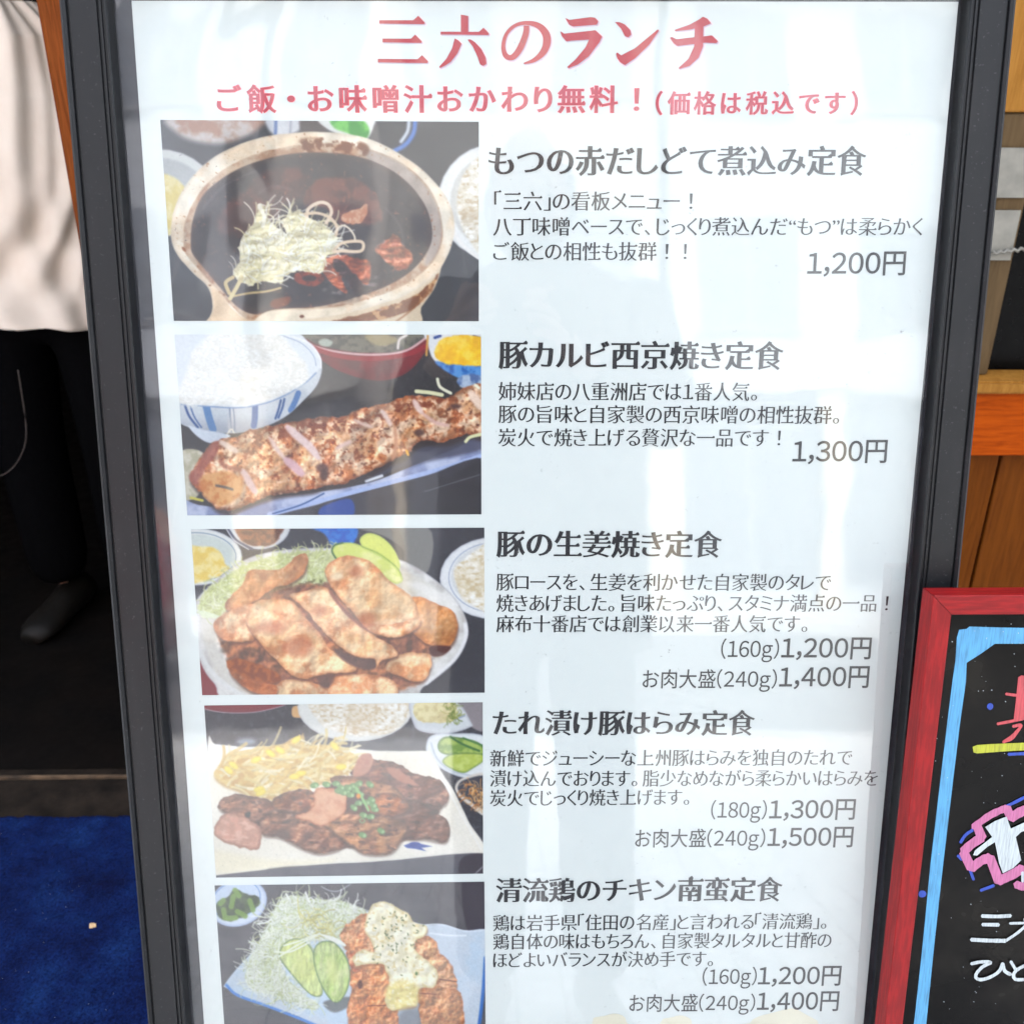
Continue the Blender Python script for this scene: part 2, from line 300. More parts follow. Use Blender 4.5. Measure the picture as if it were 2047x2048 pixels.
    # grilled pork slab
    slab = [(165, 890), (200, 830), (270, 720), (330, 680), (440, 665), (520, 620), (620, 600), (740, 580), (900, 555), (1040, 545), (1130, 505), (1260, 480), (1380, 435), (1500, 430), (1640, 440), (1700, 400), (1850, 380), (1850, 640), (1740, 650), (1620, 690), (1480, 690), (1400, 760), (1290, 810), (1180, 870), (1050, 925), (930, 940), (860, 965), (700, 985), (590, 1010), (480, 1050), (400, 1085), (320, 1070), (250, 1000), (190, 940)]
    s.fill([(x + 8, y + 26) for x, y in slab], (40, 26, 26), soft=16, alpha=.8)
    s.fill(slab, (224, 168, 124), soft=4, edge=(120, 62, 40), ew=38, ea=.75, warp=14, ws=36, var=(240, 204, 174), vs=80, seed=22)
    ms = s.mask(slab, 6, 14, 36, 22)
    s.grain(ms, (178, 100, 60), 60, .5, .68, .7, 24); s.grain(ms, (140, 70, 40), 30, .56, .70, .8, 25, 3); s.grain(ms, (92, 40, 28), 22, .67, .78, .7, 26, 3)
    s.grain(ms, (244, 212, 180), 34, .38, .22, .6, 27, 4)
    s.relief(ms, 40, .30, 65, spec=.3); s.relief(ms, 130, .3, 66)
    top = s.mask([(480, 640), (760, 585), (1040, 548), (1260, 482), (1560, 430), (1640, 470), (1300, 570), (1100, 620), (800, 660), (500, 720)], 30)
    s.grain(ms * top, (120, 54, 34), 30, .45, .6, .8, 29, 3)
    for q, w, c in [([(715, 600), (770, 650), (850, 720), (905, 790)], 46, (232, 208, 206)), ([(620, 665), (660, 730), (710, 790)], 26, (236, 208, 196)), ([(710, 790), (760, 830), (810, 880)], 50, (216, 178, 186)), ([(1255, 510), (1290, 560), (1310, 600)], 28, (240, 214, 204)),
                    ([(1440, 455), (1460, 490), (1490, 530)], 32, (238, 212, 204)), ([(340, 690), (390, 720), (440, 750)], 34, (244, 220, 204)), ([(465, 850), (500, 910), (545, 985)], 42, (226, 196, 196)), ([(1100, 565), (1150, 590), (1210, 610)], 20, (232, 200, 186)),
                    ([(1760, 410), (1800, 460), (1840, 510)], 50, (240, 214, 196)), ([(1490, 530), (1560, 580), (1640, 600)], 22, (222, 184, 176)), ([(1000, 730), (1060, 700), (1080, 690)], 24, (232, 200, 190)), ([(1330, 600), (1340, 700), (1320, 800)], 24, (206, 150, 120))]:
        s.line(q, w, c, soft=9, alpha=.9, taper=True)
    s.fill([(165, 890), (205, 830), (275, 720), (330, 690), (320, 760), (260, 840), (230, 920), (190, 935)], (156, 84, 74), soft=8, warp=6, alpha=.8)
    s.fill([(250, 880), (340, 860), (440, 870), (480, 940), (440, 1010), (340, 1060), (260, 1000), (220, 930)], (232, 176, 120), soft=14, warp=14, var=(206, 132, 80), vs=40, seed=30)
    s.line([(320, 940), (370, 950), (410, 962)], 14, (92, 78, 70), soft=5); s.line([(345, 800), (370, 830), (450, 850)], 26, (140, 66, 48), alpha=.7, soft=10)
    for q in [(920, 840, 34, 26), (1470, 640, 30, 20), (930, 880, 24, 30), (1680, 490, 30, 14)]: s.ell(*q, (62, 34, 34), soft=12, alpha=.8)
    for q, w, c in [([(1455, 405), (1530, 412), (1600, 425)], 22, (226, 224, 184)), ([(1575, 335), (1590, 380), (1650, 415)], 17, (234, 232, 206)), ([(1790, 370), (1810, 385)], 16, (236, 234, 210)), ([(1735, 690), (1760, 665), (1820, 650)], 18, (226, 226, 180)), ([(175, 1010), (240, 1025)], 16, (206, 196, 90)), ([(380, 650), (405, 620), (420, 642)], 7, (230, 226, 210)), ([(1400, 745), (1408, 765)], 14, (240, 176, 50))]: s.line(q, w, c)
    return s.done()

def photo_ginger(K):
    s = Print((122, 83), (1838, 74), (1840, 1040), (188, 1055), int(410 * K), int(232 * K), (38, 38, 48))
    A = (slice(None), slice(None)); ONE = np.ones(s.X.shape)
    s.grain(ONE, (58, 60, 74), 8, .5, .8, .5, 2, 2); s.fill([(150, 850), (380, 900), (480, 1080), (150, 1080)], (132, 32, 46), soft=10)
    s.fill([(800, 60), (1080, 60), (1070, 170), (960, 190), (900, 110)], (36, 92, 190), soft=9, var=(70, 130, 214), vs=26, seed=3)
    s.fill([(1060, 60), (1500, 60), (1510, 330), (1380, 300), (1360, 200), (1240, 120)], (150, 148, 140), soft=7, alpha=.75); s.line([(1310, 70), (1345, 180), (1370, 300)], 50, (110, 104, 98), alpha=.6, soft=8)
    # small bowls
    s.ell(150, 245, 272, 168, (226, 228, 226), soft=5, edge=(186, 192, 200), ew=14); s.ell(150, 250, 232, 138, (204, 212, 208), soft=5); s.ring(150, 245, 236, 142, 6, (120, 142, 160))
    s.fill([(100, 200), (180, 185), (280, 205), (330, 290), (345, 320), (250, 370), (160, 395), (100, 380)], (236, 206, 112), soft=8, warp=9, var=(246, 228, 160), vs=40, seed=5)
    s.ell(520, 60, 185, 142, (216, 218, 220), soft=5, edge=(176, 180, 190), ew=16); s.ell(520, 78, 140, 108, (94, 50, 36), soft=8, warp=9, var=(150, 92, 62), vs=26, seed=6)
    s.line([(340, 84), (390, 150), (480, 200)], 16, (70, 74, 96)); s.line([(330, 84), (378, 150), (460, 202)], 6, (226, 228, 232))
    s.ell(1905, 370, 328, 242, (228, 230, 232), soft=5, edge=(190, 192, 202), ew=14); s.ell(1912, 360, 268, 196, (212, 214, 216), soft=6); s.ring(1908, 366, 278, 206, 5, (150, 160, 184))
    m = s.mask([(1660, 330), (1720, 260), (1800, 200), (1900, 160), (1900, 560), (1760, 520), (1700, 470)], 10); s.put(A, m, (236, 230, 216)); s.rice(m, 26, 4, dark=(198, 176, 136))
    # plate
    plate = [(140, 560), (165, 480), (260, 390), (400, 280), (560, 220), (760, 195), (960, 195), (1180, 220), (1380, 275), (1540, 370), (1660, 480), (1730, 600), (1742, 700), (1700, 800), (1600, 910), (1480, 1010), (1340, 1090), (400, 1090), (260, 990), (180, 870), (150, 720)]
    s.fill(plate, (234, 232, 230), soft=5, edge=(150, 150, 158), ew=12, ea=.5, var=(194, 190, 186), vs=120, seed=8)
    s.fill([(190, 560), (300, 400), (560, 270), (900, 240), (1300, 300), (1520, 410), (1640, 560), (1670, 690), (1580, 840), (1380, 980), (1200, 1050), (600, 1080), (330, 980), (220, 820)], (224, 220, 214), soft=14, var=(208, 200, 186), vs=160, seed=9)
    s.line([(165, 560), (160, 660), (175, 800), (270, 950), (410, 1050)], 24, (232, 232, 232), soft=8); s.fill([(1500, 400), (1660, 520), (1700, 660), (1600, 560), (1480, 470), (1380, 400)], (242, 240, 236), soft=24, alpha=.8); s.line([(1725, 640), (1728, 720), (1660, 850), (1500, 985)], 22, (238, 238, 240), soft=8)
    # cabbage
    cab = [(165, 560), (200, 450), (300, 380), (420, 300), (560, 250), (760, 215), (940, 215), (960, 300), (900, 420), (760, 480), (560, 470), (400, 500), (330, 560), (280, 600)]
    s.fill(cab, (214, 218, 164), soft=8, warp=12, var=(190, 196, 136), vs=26, seed=11)
    s.strands(cab, 520, 90, 8, [(226, 230, 178), (240, 240, 206), (208, 214, 150), (196, 204, 132)], seed=3)
    s.grain(s.mask([(600, 440), (780, 380), (900, 380), (860, 450), (700, 480), (600, 475)], 14), (98, 96, 52), 15, .52, .62, .85, 13, 3)
    s.fill([(160, 560), (230, 570), (300, 600), (200, 600)], (222, 230, 198), soft=6)
    # cucumber
    s.fill([(1110, 140), (1160, 105), (1240, 130), (1310, 200), (1345, 290), (1320, 330), (1220, 240), (1130, 190)], (226, 232, 128), soft=5, edge=(200, 214, 120), ew=20)
    s.fill([(945, 205), (980, 168), (1080, 165), (1200, 220), (1310, 290), (1360, 370), (1340, 400), (1290, 390), (1120, 280), (990, 265)], (222, 230, 132), soft=5, edge=(166, 190, 92), ew=16, var=(236, 238, 164), vs=50, seed=15)
    s.line([(1120, 185), (1220, 225), (1320, 300), (1352, 350)], 6, (150, 176, 84)); s.line([(980, 268), (948, 215), (962, 178), (1010, 163)], 10, (70, 108, 60))
    # pork slices, back to front
    def meat(p, seed, base=(238, 184, 136), lite=(248, 212, 170), br=(204, 130, 88), sh=1):
        if sh: s.fill([(x + 4, y + 16) for x, y in p], (96, 58, 46), soft=12, alpha=.7)
        s.fill(p, base, soft=4, edge=(186, 112, 76), ew=26, ea=.5, warp=7, ws=44, var=lite, vs=70, seed=seed)
        mm = s.mask(p, 5, 7, 44, seed); s.grain(mm, br, 80, .53, .72, .75, seed + 5, 5); s.grain(mm, (190, 112, 78), 16, .68, .86, .35, seed + 6, 3); s.grain(mm, (250, 214, 176), 60, .38, .22, .5, seed + 7, 4); s.relief(mm, 150, .28, seed + 8, 1, .8); s.relief(mm, 34, .14, seed + 9, spec=.12)
    s.fill([(300, 600), (420, 500), (600, 440), (900, 400), (1150, 480), (1430, 560), (1520, 640), (1520, 800), (1480, 960), (1320, 1040), (1000, 1075), (640, 1060), (420, 960), (300, 760)], (176, 116, 84), soft=14, warp=14, var=(132, 84, 66), vs=60, seed=39)
    s.relief(s.mask([(300, 600), (900, 400), (1520, 640), (1480, 960), (1000, 1075), (420, 960)], 20), 60, .6, 38)
    meat([(330, 555), (340, 490), (430, 400), (470, 325), (640, 320), (740, 240), (800, 228), (790, 330), (700, 400), (600, 430), (500, 500), (400, 545)], 40, (206, 146, 104), (218, 164, 122), (166, 104, 72))
    meat([(255, 640), (330, 570), (440, 525), (500, 540), (500, 700), (450, 740), (310, 730)], 45, (208, 140, 100))
    meat([(1330, 520), (1440, 480), (1560, 520), (1650, 560), (1684, 640), (1660, 740), (1600, 775), (1480, 740), (1380, 640)], 50, (218, 148, 96), (226, 164, 112), (190, 120, 72))
    s.fill([(1520, 770), (1640, 770), (1600, 820), (1530, 825)], (84, 38, 34), soft=8)
    meat([(1260, 900), (1330, 820), (1500, 810), (1530, 850), (1500, 950), (1440, 978), (1340, 940)], 55, (226, 158, 112))
    meat([(600, 1080), (620, 1000), (700, 960), (860, 990), (960, 1040), (960, 1090)], 60, (222, 156, 116)); meat([(930, 1000), (960, 950), (1100, 930), (1260, 950), (1330, 1010), (1280, 1090), (960, 1090)], 65, (220, 152, 110))
    s.fill([(330, 860), (380, 840), (480, 860), (620, 920), (640, 970), (540, 990), (440, 960), (350, 910)], (138, 66, 36), soft=7, warp=10, var=(176, 98, 54), vs=24, seed=70)
    meat([(350, 900), (460, 960), (620, 1000), (600, 1060), (470, 1030), (370, 950)], 71, (170, 92, 52), (196, 120, 76), (120, 60, 36))
    meat([(905, 330), (960, 260), (1060, 240), (1180, 280), (1290, 390), (1420, 490), (1450, 600), (1440, 640), (1360, 700), (1240, 710), (1160, 680), (1060, 560), (960, 450)], 75)
    meat([(1130, 640), (1300, 640), (1450, 600), (1460, 640), (1400, 690), (1300, 716), (1180, 690)], 77, (222, 150, 100))
    meat([(700, 470), (800, 445), (900, 420), (960, 470), (1040, 570), (1160, 680), (1300, 770), (1330, 820), (1240, 850), (1210, 895), (1190, 840), (1080, 825), (960, 740), (860, 640), (800, 560)], 80)
    meat([(445, 590), (500, 510), (620, 490), (720, 510), (790, 600), (880, 700), (940, 790), (1080, 880), (1060, 920), (900, 930), (780, 960), (690, 920), (600, 830), (520, 740), (460, 660)], 85)
    s.line([(930, 440), (980, 510), (1050, 590), (1160, 680)], 20, (112, 54, 54), alpha=.75, soft=8, taper=True); s.line([(740, 510), (810, 600), (860, 660), (930, 750)], 16, (126, 66, 54), alpha=.7, soft=8, taper=True)
    s.fill([(960, 780), (1080, 830), (1190, 850), (1200, 900), (1120, 900), (1010, 850)], (92, 68, 66), soft=10, alpha=.85); s.fill([(860, 950), (960, 935), (940, 1000), (890, 1010)], (96, 66, 60), soft=10, alpha=.8)
    for q in [(745, 770, 90, 60), (1090, 330, 40, 36), (870, 560, 44, 30), (1150, 610, 50, 46), (590, 660, 90, 36)]: s.ell(*q, (176, 92, 66), soft=26, alpha=.55)
    s.ell(975, 362, 34, 20, (250, 226, 190), soft=14, alpha=.8); s.ell(640, 540, 70, 24, (246, 206, 162), soft=16, alpha=.7)
    return s.done()

def photo_skirt(K):
    s = Print((88, 97), (1822, 77), (1825, 1145), (162, 1170), int(390 * K), int(240 * K), (40, 40, 50))
    A = (slice(None), slice(None)); ONE = np.ones(s.X.shape)
    s.grain(ONE, (84, 84, 96), 13, .58, .7, .55, 2, 3, 1, .8); s.fill([(700, 330), (1500, 300), (1500, 400), (700, 400)], (72, 80, 92), soft=30, alpha=.6)
    s.fill([(60, 60), (620, 60), (540, 110), (380, 138), (200, 136), (60, 110)], (120, 26, 40), soft=6); s.line([(80, 115), (200, 140), (390, 140), (560, 104), (600, 84)], 5, (196, 176, 184))
    s.fill([(1680, 60), (1850, 60), (1850, 250), (1740, 220)], (140, 132, 136), soft=8); s.fill([(640, 105), (700, 105), (715, 165), (640, 168)], (214, 170, 120), soft=5)
    s.ell(350, 322, 60, 22, (176, 186, 198), soft=22, alpha=.8)
    # rice bowl
    s.ell(1030, 105, 362, 218, (226, 226, 222), soft=5, edge=(190, 190, 190), ew=18)
    m = s.mask([(770, 60), (790, 180), (860, 240), (1000, 280), (1150, 285), (1280, 250), (1340, 180), (1350, 60)], 9, 9, 50); s.put(A, m, (236, 230, 216)); s.rice(m, 20, 7, dark=(206, 182, 148))
    # potato salad dish
    s.fill([(1380, 60), (1640, 60), (1750, 200), (1740, 235), (1600, 275), (1440, 260), (1385, 200)], (210, 214, 218), soft=5, edge=(170, 172, 180), ew=20); s.line([(1640, 190), (1710, 160)], 8, (110, 126, 160), alpha=.7)
    s.fill([(1400, 80), (1620, 70), (1660, 160), (1600, 205), (1480, 205), (1405, 180)], (232, 220, 172), soft=6, warp=12, var=(212, 196, 146), vs=30, seed=4)
    s.strands([(1600, 80), (1660, 90), (1668, 180), (1620, 200), (1590, 140)], 50, 50, 7, [(136, 148, 66), (176, 178, 96), (108, 126, 52)], seed=2)
    # cucumber dish
    s.fill([(1470, 340), (1500, 285), (1600, 272), (1850, 300), (1850, 560), (1700, 548), (1560, 490), (1480, 410)], (224, 228, 230), soft=5, edge=(176, 184, 196), ew=18); s.line([(1500, 330), (1540, 430), (1640, 510), (1830, 545)], 12, (170, 180, 196), alpha=.7)
    s.fill([(1545, 330), (1590, 292), (1700, 300), (1800, 330), (1840, 400), (1700, 400), (1600, 405), (1550, 380)], (118, 150, 70), soft=5, edge=(50, 86, 44), ew=16, var=(166, 188, 100), vs=40, seed=9)
    s.fill([(1570, 445), (1620, 402), (1720, 392), (1820, 400), (1830, 440), (1760, 490), (1700, 518), (1620, 490)], (178, 194, 92), soft=5, edge=(74, 108, 52), ew=14, var=(196, 208, 120), vs=40, seed=10); s.line([(1620, 292), (1700, 340), (1800, 380)], 14, (60, 104, 52)); s.line([(1700, 300), (1830, 350)], 12, (64, 110, 56))
    # brown side dish
    s.fill([(1650, 600), (1700, 548), (1850, 530), (1850, 780), (1740, 720), (1670, 660)], (214, 206, 196), soft=5); s.fill([(1668, 600), (1710, 560), (1850, 545), (1850, 740), (1740, 690), (1680, 640)], (44, 46, 60), soft=6)
    s.strands([(1690, 620), (1740, 580), (1850, 610), (1850, 740), (1740, 690)], 70, 60, 10, [(212, 156, 96), (188, 120, 66), (226, 182, 130)], seed=8)
    # plate
    s.fill([(110, 345), (160, 338), (300, 352), (520, 350), (900, 355), (1180, 378), (1460, 380), (1500, 392), (1560, 500), (1650, 640), (1740, 830), (1850, 1010), (1700, 1040), (1400, 1060), (1150, 1072), (900, 1085), (700, 1095), (500, 1110), (100, 1160)], (242, 236, 222), soft=5, edge=(216, 212, 206), ew=14, ea=.6, var=(248, 243, 232), vs=200, seed=12, warp=4, ws=120)
    s.line([(120, 350), (300, 366), (500, 362)], 16, (244, 242, 240), soft=8); s.line([(1450, 390), (1560, 540), (1680, 760), (1810, 990)], 10, (250, 248, 244), soft=6); s.fill([(140, 1000), (500, 1060), (900, 1060), (600, 1110), (150, 1140)], (246, 236, 206), soft=30, alpha=.7)
    s.fill([(100, 1166), (500, 1118), (700, 1100), (900, 1086), (1150, 1074), (1850, 1020), (1850, 1200), (100, 1200)], (78, 78, 88), soft=5, var=(92, 90, 98), vs=160, seed=60); s.fill([(1690, 1050), (1850, 1030), (1850, 1200), (1690, 1200)], (52, 44, 56), soft=6); s.line([(1760, 1160), (1830, 1095)], 5, (200, 200, 206))
    # bean sprouts
    sp = [(150, 520), (210, 440), (240, 400), (400, 370), (560, 340), (640, 300), (690, 310), (780, 340), (930, 350), (1030, 410), (1040, 470), (900, 540), (800, 580), (640, 610), (540, 660), (430, 668), (300, 620), (200, 580)]
    s.fill([(x, y + 18) for x, y in sp], (186, 146, 84), soft=14, alpha=.8); s.fill(sp, (222, 192, 128), soft=7, warp=12, var=(200, 160, 96), vs=40, seed=14)
    s.strands(sp, 230, 120, 22, [(240, 220, 166), (236, 212, 150), (246, 234, 196), (228, 198, 132), (216, 180, 112)], ang=-.35, spread=.8, curl=.22, seed=4)
    for q in [(270, 470), (410, 435), (500, 395), (660, 310), (690, 520), (650, 540), (430, 620), (560, 375), (900, 350), (240, 500), (440, 640), (940, 480)]: s.ell(q[0], q[1], 34, 19, (244, 222, 110), rot=random.Random(q[0]).uniform(-.6, .9), soft=6, edge=(214, 184, 80), ew=10)
    # meat
    def chunk(p, seed, base=(124, 86, 68), lite=(156, 110, 86), dk=(74, 50, 42)):
        s.fill([(x + 2, y + 14) for x, y in p], (70, 44, 36), soft=12, alpha=.6); s.fill(p, base, soft=4, edge=dk, ew=22, ea=.6, warp=10, ws=34, var=lite, vs=60, seed=seed)
        mm = s.mask(p, 6, 10, 34, seed); s.grain(mm, (178, 122, 92), 34, .58, .78, .5, seed + 5, 4, .7, 1.2); s.grain(mm, dk, 30, .6, .72, .8, seed + 6, 4, .7, 1.2); s.relief(mm, 46, .34, seed + 8, .6, 1.2, spec=.2); s.relief(mm, 130, .28, seed + 9)
    s.fill([(220, 720), (520, 690), (760, 640), (960, 560), (1150, 600), (1420, 660), (1560, 720), (1540, 800), (1560, 900), (1250, 960), (1100, 990), (820, 980), (560, 900), (300, 820)], (96, 64, 52), soft=12, warp=14, var=(70, 46, 40), vs=40, seed=19)
    chunk([(1000, 520), (1080, 440), (1140, 430), (1290, 460), (1390, 520), (1550, 560), (1606, 640), (1600, 700), (1560, 722), (1440, 700), (1330, 690), (1180, 600), (1060, 545)], 20, (110, 68, 56), (142, 94, 80))
    s.fill([(1010, 525), (1060, 410), (1120, 402), (1140, 450), (1110, 510), (1050, 540)], (182, 124, 108), soft=6, warp=8, var=(196, 142, 122), vs=30, seed=21); s.fill([(1220, 480), (1300, 500), (1380, 560), (1420, 600), (1330, 580), (1250, 530)], (178, 120, 102), soft=8, warp=9)
    chunk([(880, 545), (1000, 535), (1130, 560), (1260, 600), (1340, 680), (1330, 730), (1200, 700), (1060, 640), (920, 600)], 26, (144, 98, 72), (176, 124, 92))
    chunk([(1230, 720), (1380, 690), (1500, 750), (1590, 800), (1616, 870), (1590, 948), (1470, 930), (1340, 920), (1240, 850)], 30, (100, 62, 50), (126, 84, 68)); chunk([(1100, 700), (1230, 640), (1370, 700), (1360, 760), (1240, 790), (1120, 760)], 33, (134, 78, 52), (176, 112, 76))
    chunk([(180, 740), (200, 680), (280, 650), (400, 665), (500, 690), (540, 740), (500, 800), (400, 820), (280, 790)], 36, (116, 74, 58), (156, 108, 86)); chunk([(520, 680), (600, 640), (720, 620), (790, 660), (800, 720), (700, 760), (580, 765), (520, 730)], 39, (118, 66, 48), (170, 112, 80))
    chunk([(440, 800), (520, 750), (620, 760), (720, 810), (860, 850), (960, 900), (950, 980), (820, 1020), (700, 990), (560, 920), (450, 900)], 42, (104, 64, 50), (146, 100, 78))
    chunk([(800, 780), (960, 760), (1130, 790), (1250, 790), (1360, 840), (1330, 920), (1250, 1015), (1090, 1022), (1000, 970), (880, 880)], 45, (136, 92, 68), (176, 126, 90))
    s.fill([(150, 880), (190, 790), (270, 765), (380, 810), (445, 880), (430, 980), (380, 994), (240, 960), (165, 920)], (196, 146, 126), soft=6, warp=9, ws=34, edge=(140, 96, 78), ew=26, var=(218, 160, 138), vs=26, seed=50)
    s.grain(s.mask([(160, 880), (200, 800), (300, 780), (400, 850), (420, 960), (250, 950)], 10), (236, 190, 168), 26, .55, .68, .7, 52, 3, .6, 1.5)
    s.fill([(655, 790), (760, 730), (780, 620), (880, 612), (970, 650), (960, 760), (880, 820), (830, 850), (740, 820)], (206, 146, 116), soft=8, warp=9, ws=30, var=(220, 170, 138), vs=44, seed=54, edge=(180, 104, 74), ew=18)
    s.fill([(345, 770), (375, 760), (370, 795), (345, 790)], (36, 30, 30), soft=5)
    r = random.Random(3)
    gp = [(775, 595), (850, 590), (910, 585), (940, 610), (975, 635), (1010, 600), (1050, 585), (1120, 590), (1000, 655), (1050, 705), (1020, 735), (1100, 700), (1130, 685), (1150, 745), (1080, 780), (1125, 790), (1075, 905), (1190, 880), (925, 630), (1060, 650), (1140, 720), (1030, 625), (985, 610), (955, 640)]
    for x, y in gp:
        a = r.uniform(-.5, .8); s.ell(x, y, 27, 18, (110, 150, 92), rot=a, soft=4, edge=(70, 116, 66), ew=8, alpha=.95); s.ell(x + 11, y + 3, 9, 12, (158, 190, 140), rot=a, soft=4)
    s.line([(1035, 610), (1075, 680), (1110, 750)], 17, (140, 186, 120)); s.ell(1048, 662, 14, 16, (226, 142, 62), soft=4); s.ring(1072, 815, 16, 13, 6, (120, 158, 106))
    s.fill([(1330, 970), (1380, 950), (1440, 960), (1506, 975), (1440, 985), (1470, 1005), (1400, 990), (1350, 985)], (60, 84, 160), soft=4, sm=False); s.ell(1400, 960, 34, 12, (50, 72, 150), soft=4)
    return s.done()

def photo_chicken(K):
    s = Print((93, 133), (1829, 108), (1838, 1260), (172, 1260), int(385 * K), int(255 * K), (72, 70, 76))
    A = (slice(None), slice(None)); ONE = np.ones(s.X.shape)
    s.grain(ONE, (90, 86, 90), 160, .4, .65, .7, 3); s.fill([(1690, 90), (1850, 90), (1850, 430), (1720, 420)], (46, 38, 52), soft=7)
    s.line([(780, 140), (840, 168), (900, 165), (970, 122)], 7, (170, 172, 180))
    for q in [([(180, 425), (140, 480)]), ([(165, 850), (260, 830)]), ([(1300, 120), (1240, 190)]), ([(1500, 118), (1450, 240)]), ([(1660, 200), (1710, 330)]), ([(170, 940), (300, 925), (450, 940)])]: s.line(q, 6, (48, 44, 50), alpha=.7)
    # bowl of greens
    s.ell(245, 245, 190, 150, (214, 224, 240), rot=-.35, soft=5, edge=(160, 178, 214), ew=22); s.ell(232, 225, 168, 122, (206, 220, 240), rot=-.35, soft=5); s.ring(232, 225, 160, 116, 5, (110, 146, 206), rot=-.35)
    s.fill([(105, 250), (170, 205), (230, 165), (300, 185), (380, 210), (375, 270), (300, 320), (200, 360), (120, 330)], (74, 92, 54), soft=7, warp=12, var=(44, 58, 38), vs=30, seed=5)
    for q in [([(150, 290), (160, 340)]), ([(200, 270), (215, 200)]), ([(240, 300), (290, 330)]), ([(320, 230), (340, 290)]), ([(180, 345), (230, 340)]), ([(225, 165), (250, 200)]), ([(130, 250), (150, 230)])]: s.line(q, 34, (124, 158, 74), soft=6, alpha=.9)
    # plate
    s.fill([(165, 760), (300, 600), (500, 420), (800, 330), (1100, 300), (1440, 385), (1560, 385), (1700, 425), (1850, 425), (1850, 620), (1790, 1000), (1700, 1270), (1000, 1270), (700, 1010), (400, 900), (180, 800)], (196, 214, 232), soft=5, edge=(216, 230, 244), ew=14, var=(204, 214, 226), vs=150, seed=8)
    s.line([(170, 775), (240, 840), (420, 905), (640, 990), (760, 1040)], 18, (86, 142, 220), soft=6); s.line([(1836, 600), (1822, 800), (1800, 1000), (1780, 1100)], 22, (64, 116, 190), soft=6); s.line([(1480, 440), (1600, 455), (1710, 455)], 9, (240, 246, 252), soft=5); s.line([(1440, 388), (1560, 385), (1700, 425), (1840, 420)], 9, (226, 234, 244))
    s.fill([(1300, 930), (1500, 960), (1500, 1150), (1260, 1150)], (96, 94, 98), soft=30, alpha=.6); s.fill([(800, 880), (960, 850), (970, 900), (880, 950), (820, 930)], (82, 84, 82), soft=10, alpha=.8)
    # cabbage
    cab = [(290, 720), (330, 580), (400, 460), (450, 340), (500, 250), (580, 200), (760, 220), (900, 230), (1040, 280), (1080, 330), (980, 400), (920, 500), (760, 480), (560, 540), (520, 640), (620, 800), (740, 880), (740, 940), (620, 900), (480, 850), (330, 800)]
    s.fill(cab, (222, 228, 206), soft=8, warp=12, var=(182, 192, 156), vs=30, seed=10)
    s.strands(cab, 640, 120, 9, [(238, 242, 226), (226, 232, 206), (214, 222, 184), (246, 248, 240), (196, 204, 150)], seed=3)
    s.strands([(300, 700), (360, 440), (500, 240), (700, 210), (960, 240), (1050, 270), (960, 320), (700, 270), (540, 320), (420, 500), (360, 720), (480, 850), (720, 930), (600, 900), (380, 830)], 110, 80, 8, [(246, 248, 242), (236, 240, 230)], curl=1.0, seed=13)
    s.strands([(640, 330), (800, 330), (880, 420), (780, 480), (640, 420)], 50, 110, 8, [(226, 214, 130), (236, 228, 160), (206, 198, 120)], seed=9)
    s.line([(680, 180), (690, 210), (705, 240)], 12, (240, 242, 236)); s.line([(555, 190), (570, 215)], 12, (240, 242, 236)); s.line([(370, 380), (420, 372), (460, 350)], 9, (240, 242, 236))
    # fried chicken
    def fry(p, seed, base=(216, 146, 100), lite=(236, 180, 134), dk=(176, 104, 68)):
        s.fill([(x, y + 12) for x, y in p], (92, 62, 52), soft=12, alpha=.6); s.fill(p, base, soft=5, edge=dk, ew=26, ea=.5, warp=13, ws=32, var=lite, vs=36, seed=seed)
        mm = s.mask(p, 6, 13, 32, seed); s.grain(mm, dk, 26, .58, .72, .7, seed + 4, 4); s.grain(mm, (238, 186, 138), 24, .64, .8, .4, seed + 8, 3); s.relief(mm, 40, .42, seed + 9, spec=.25); s.relief(mm, 120, .22, seed + 10)
    fry([(930, 400), (1000, 340), (1080, 310), (1120, 400), (1130, 540), (1060, 600), (960, 560), (905, 470)], 20, (222, 150, 106)); fry([(1380, 480), (1460, 455), (1510, 490), (1540, 560), (1600, 620), (1640, 720), (1650, 800), (1560, 820), (1460, 760), (1400, 600)], 24, (214, 158, 118))
    fry([(1400, 820), (1480, 780), (1600, 800), (1680, 850), (1680, 1270), (1440, 1270), (1420, 1000)], 28, (196, 134, 92), (216, 158, 112)); fry([(960, 680), (1040, 640), (1180, 640), (1240, 700), (1260, 800), (1260, 1270), (1000, 1270), (950, 940), (975, 800)], 32, (206, 130, 84), (228, 162, 112))
    fry([(940, 560), (1000, 560), (1040, 640), (990, 690), (960, 640)], 34, (176, 92, 60))
    s.line([(1540, 738), (1650, 752)], 6, (90, 40, 34)); s.line([(1400, 825), (1520, 835)], 6, (120, 56, 44)); s.line([(1080, 908), (1200, 905)], 6, (110, 46, 40)); s.ell(1030, 770, 16, 30, (96, 50, 34), soft=7)
    # cucumber
    s.fill([(512, 600), (530, 520), (590, 478), (650, 480), (720, 540), (760, 680), (790, 820), (750, 850), (690, 820), (600, 720)], (208, 216, 140), soft=5, edge=(84, 112, 66), ew=13, ea=.9, var=(206, 218, 150), vs=60, seed=40)
    s.fill([(728, 590), (745, 520), (800, 490), (870, 505), (940, 590), (966, 690), (950, 800), (900, 880), (850, 880), (790, 800), (745, 690)], (196, 210, 146), soft=5, edge=(78, 108, 66), ew=13, ea=.9, var=(178, 198, 124), vs=60, seed=42)
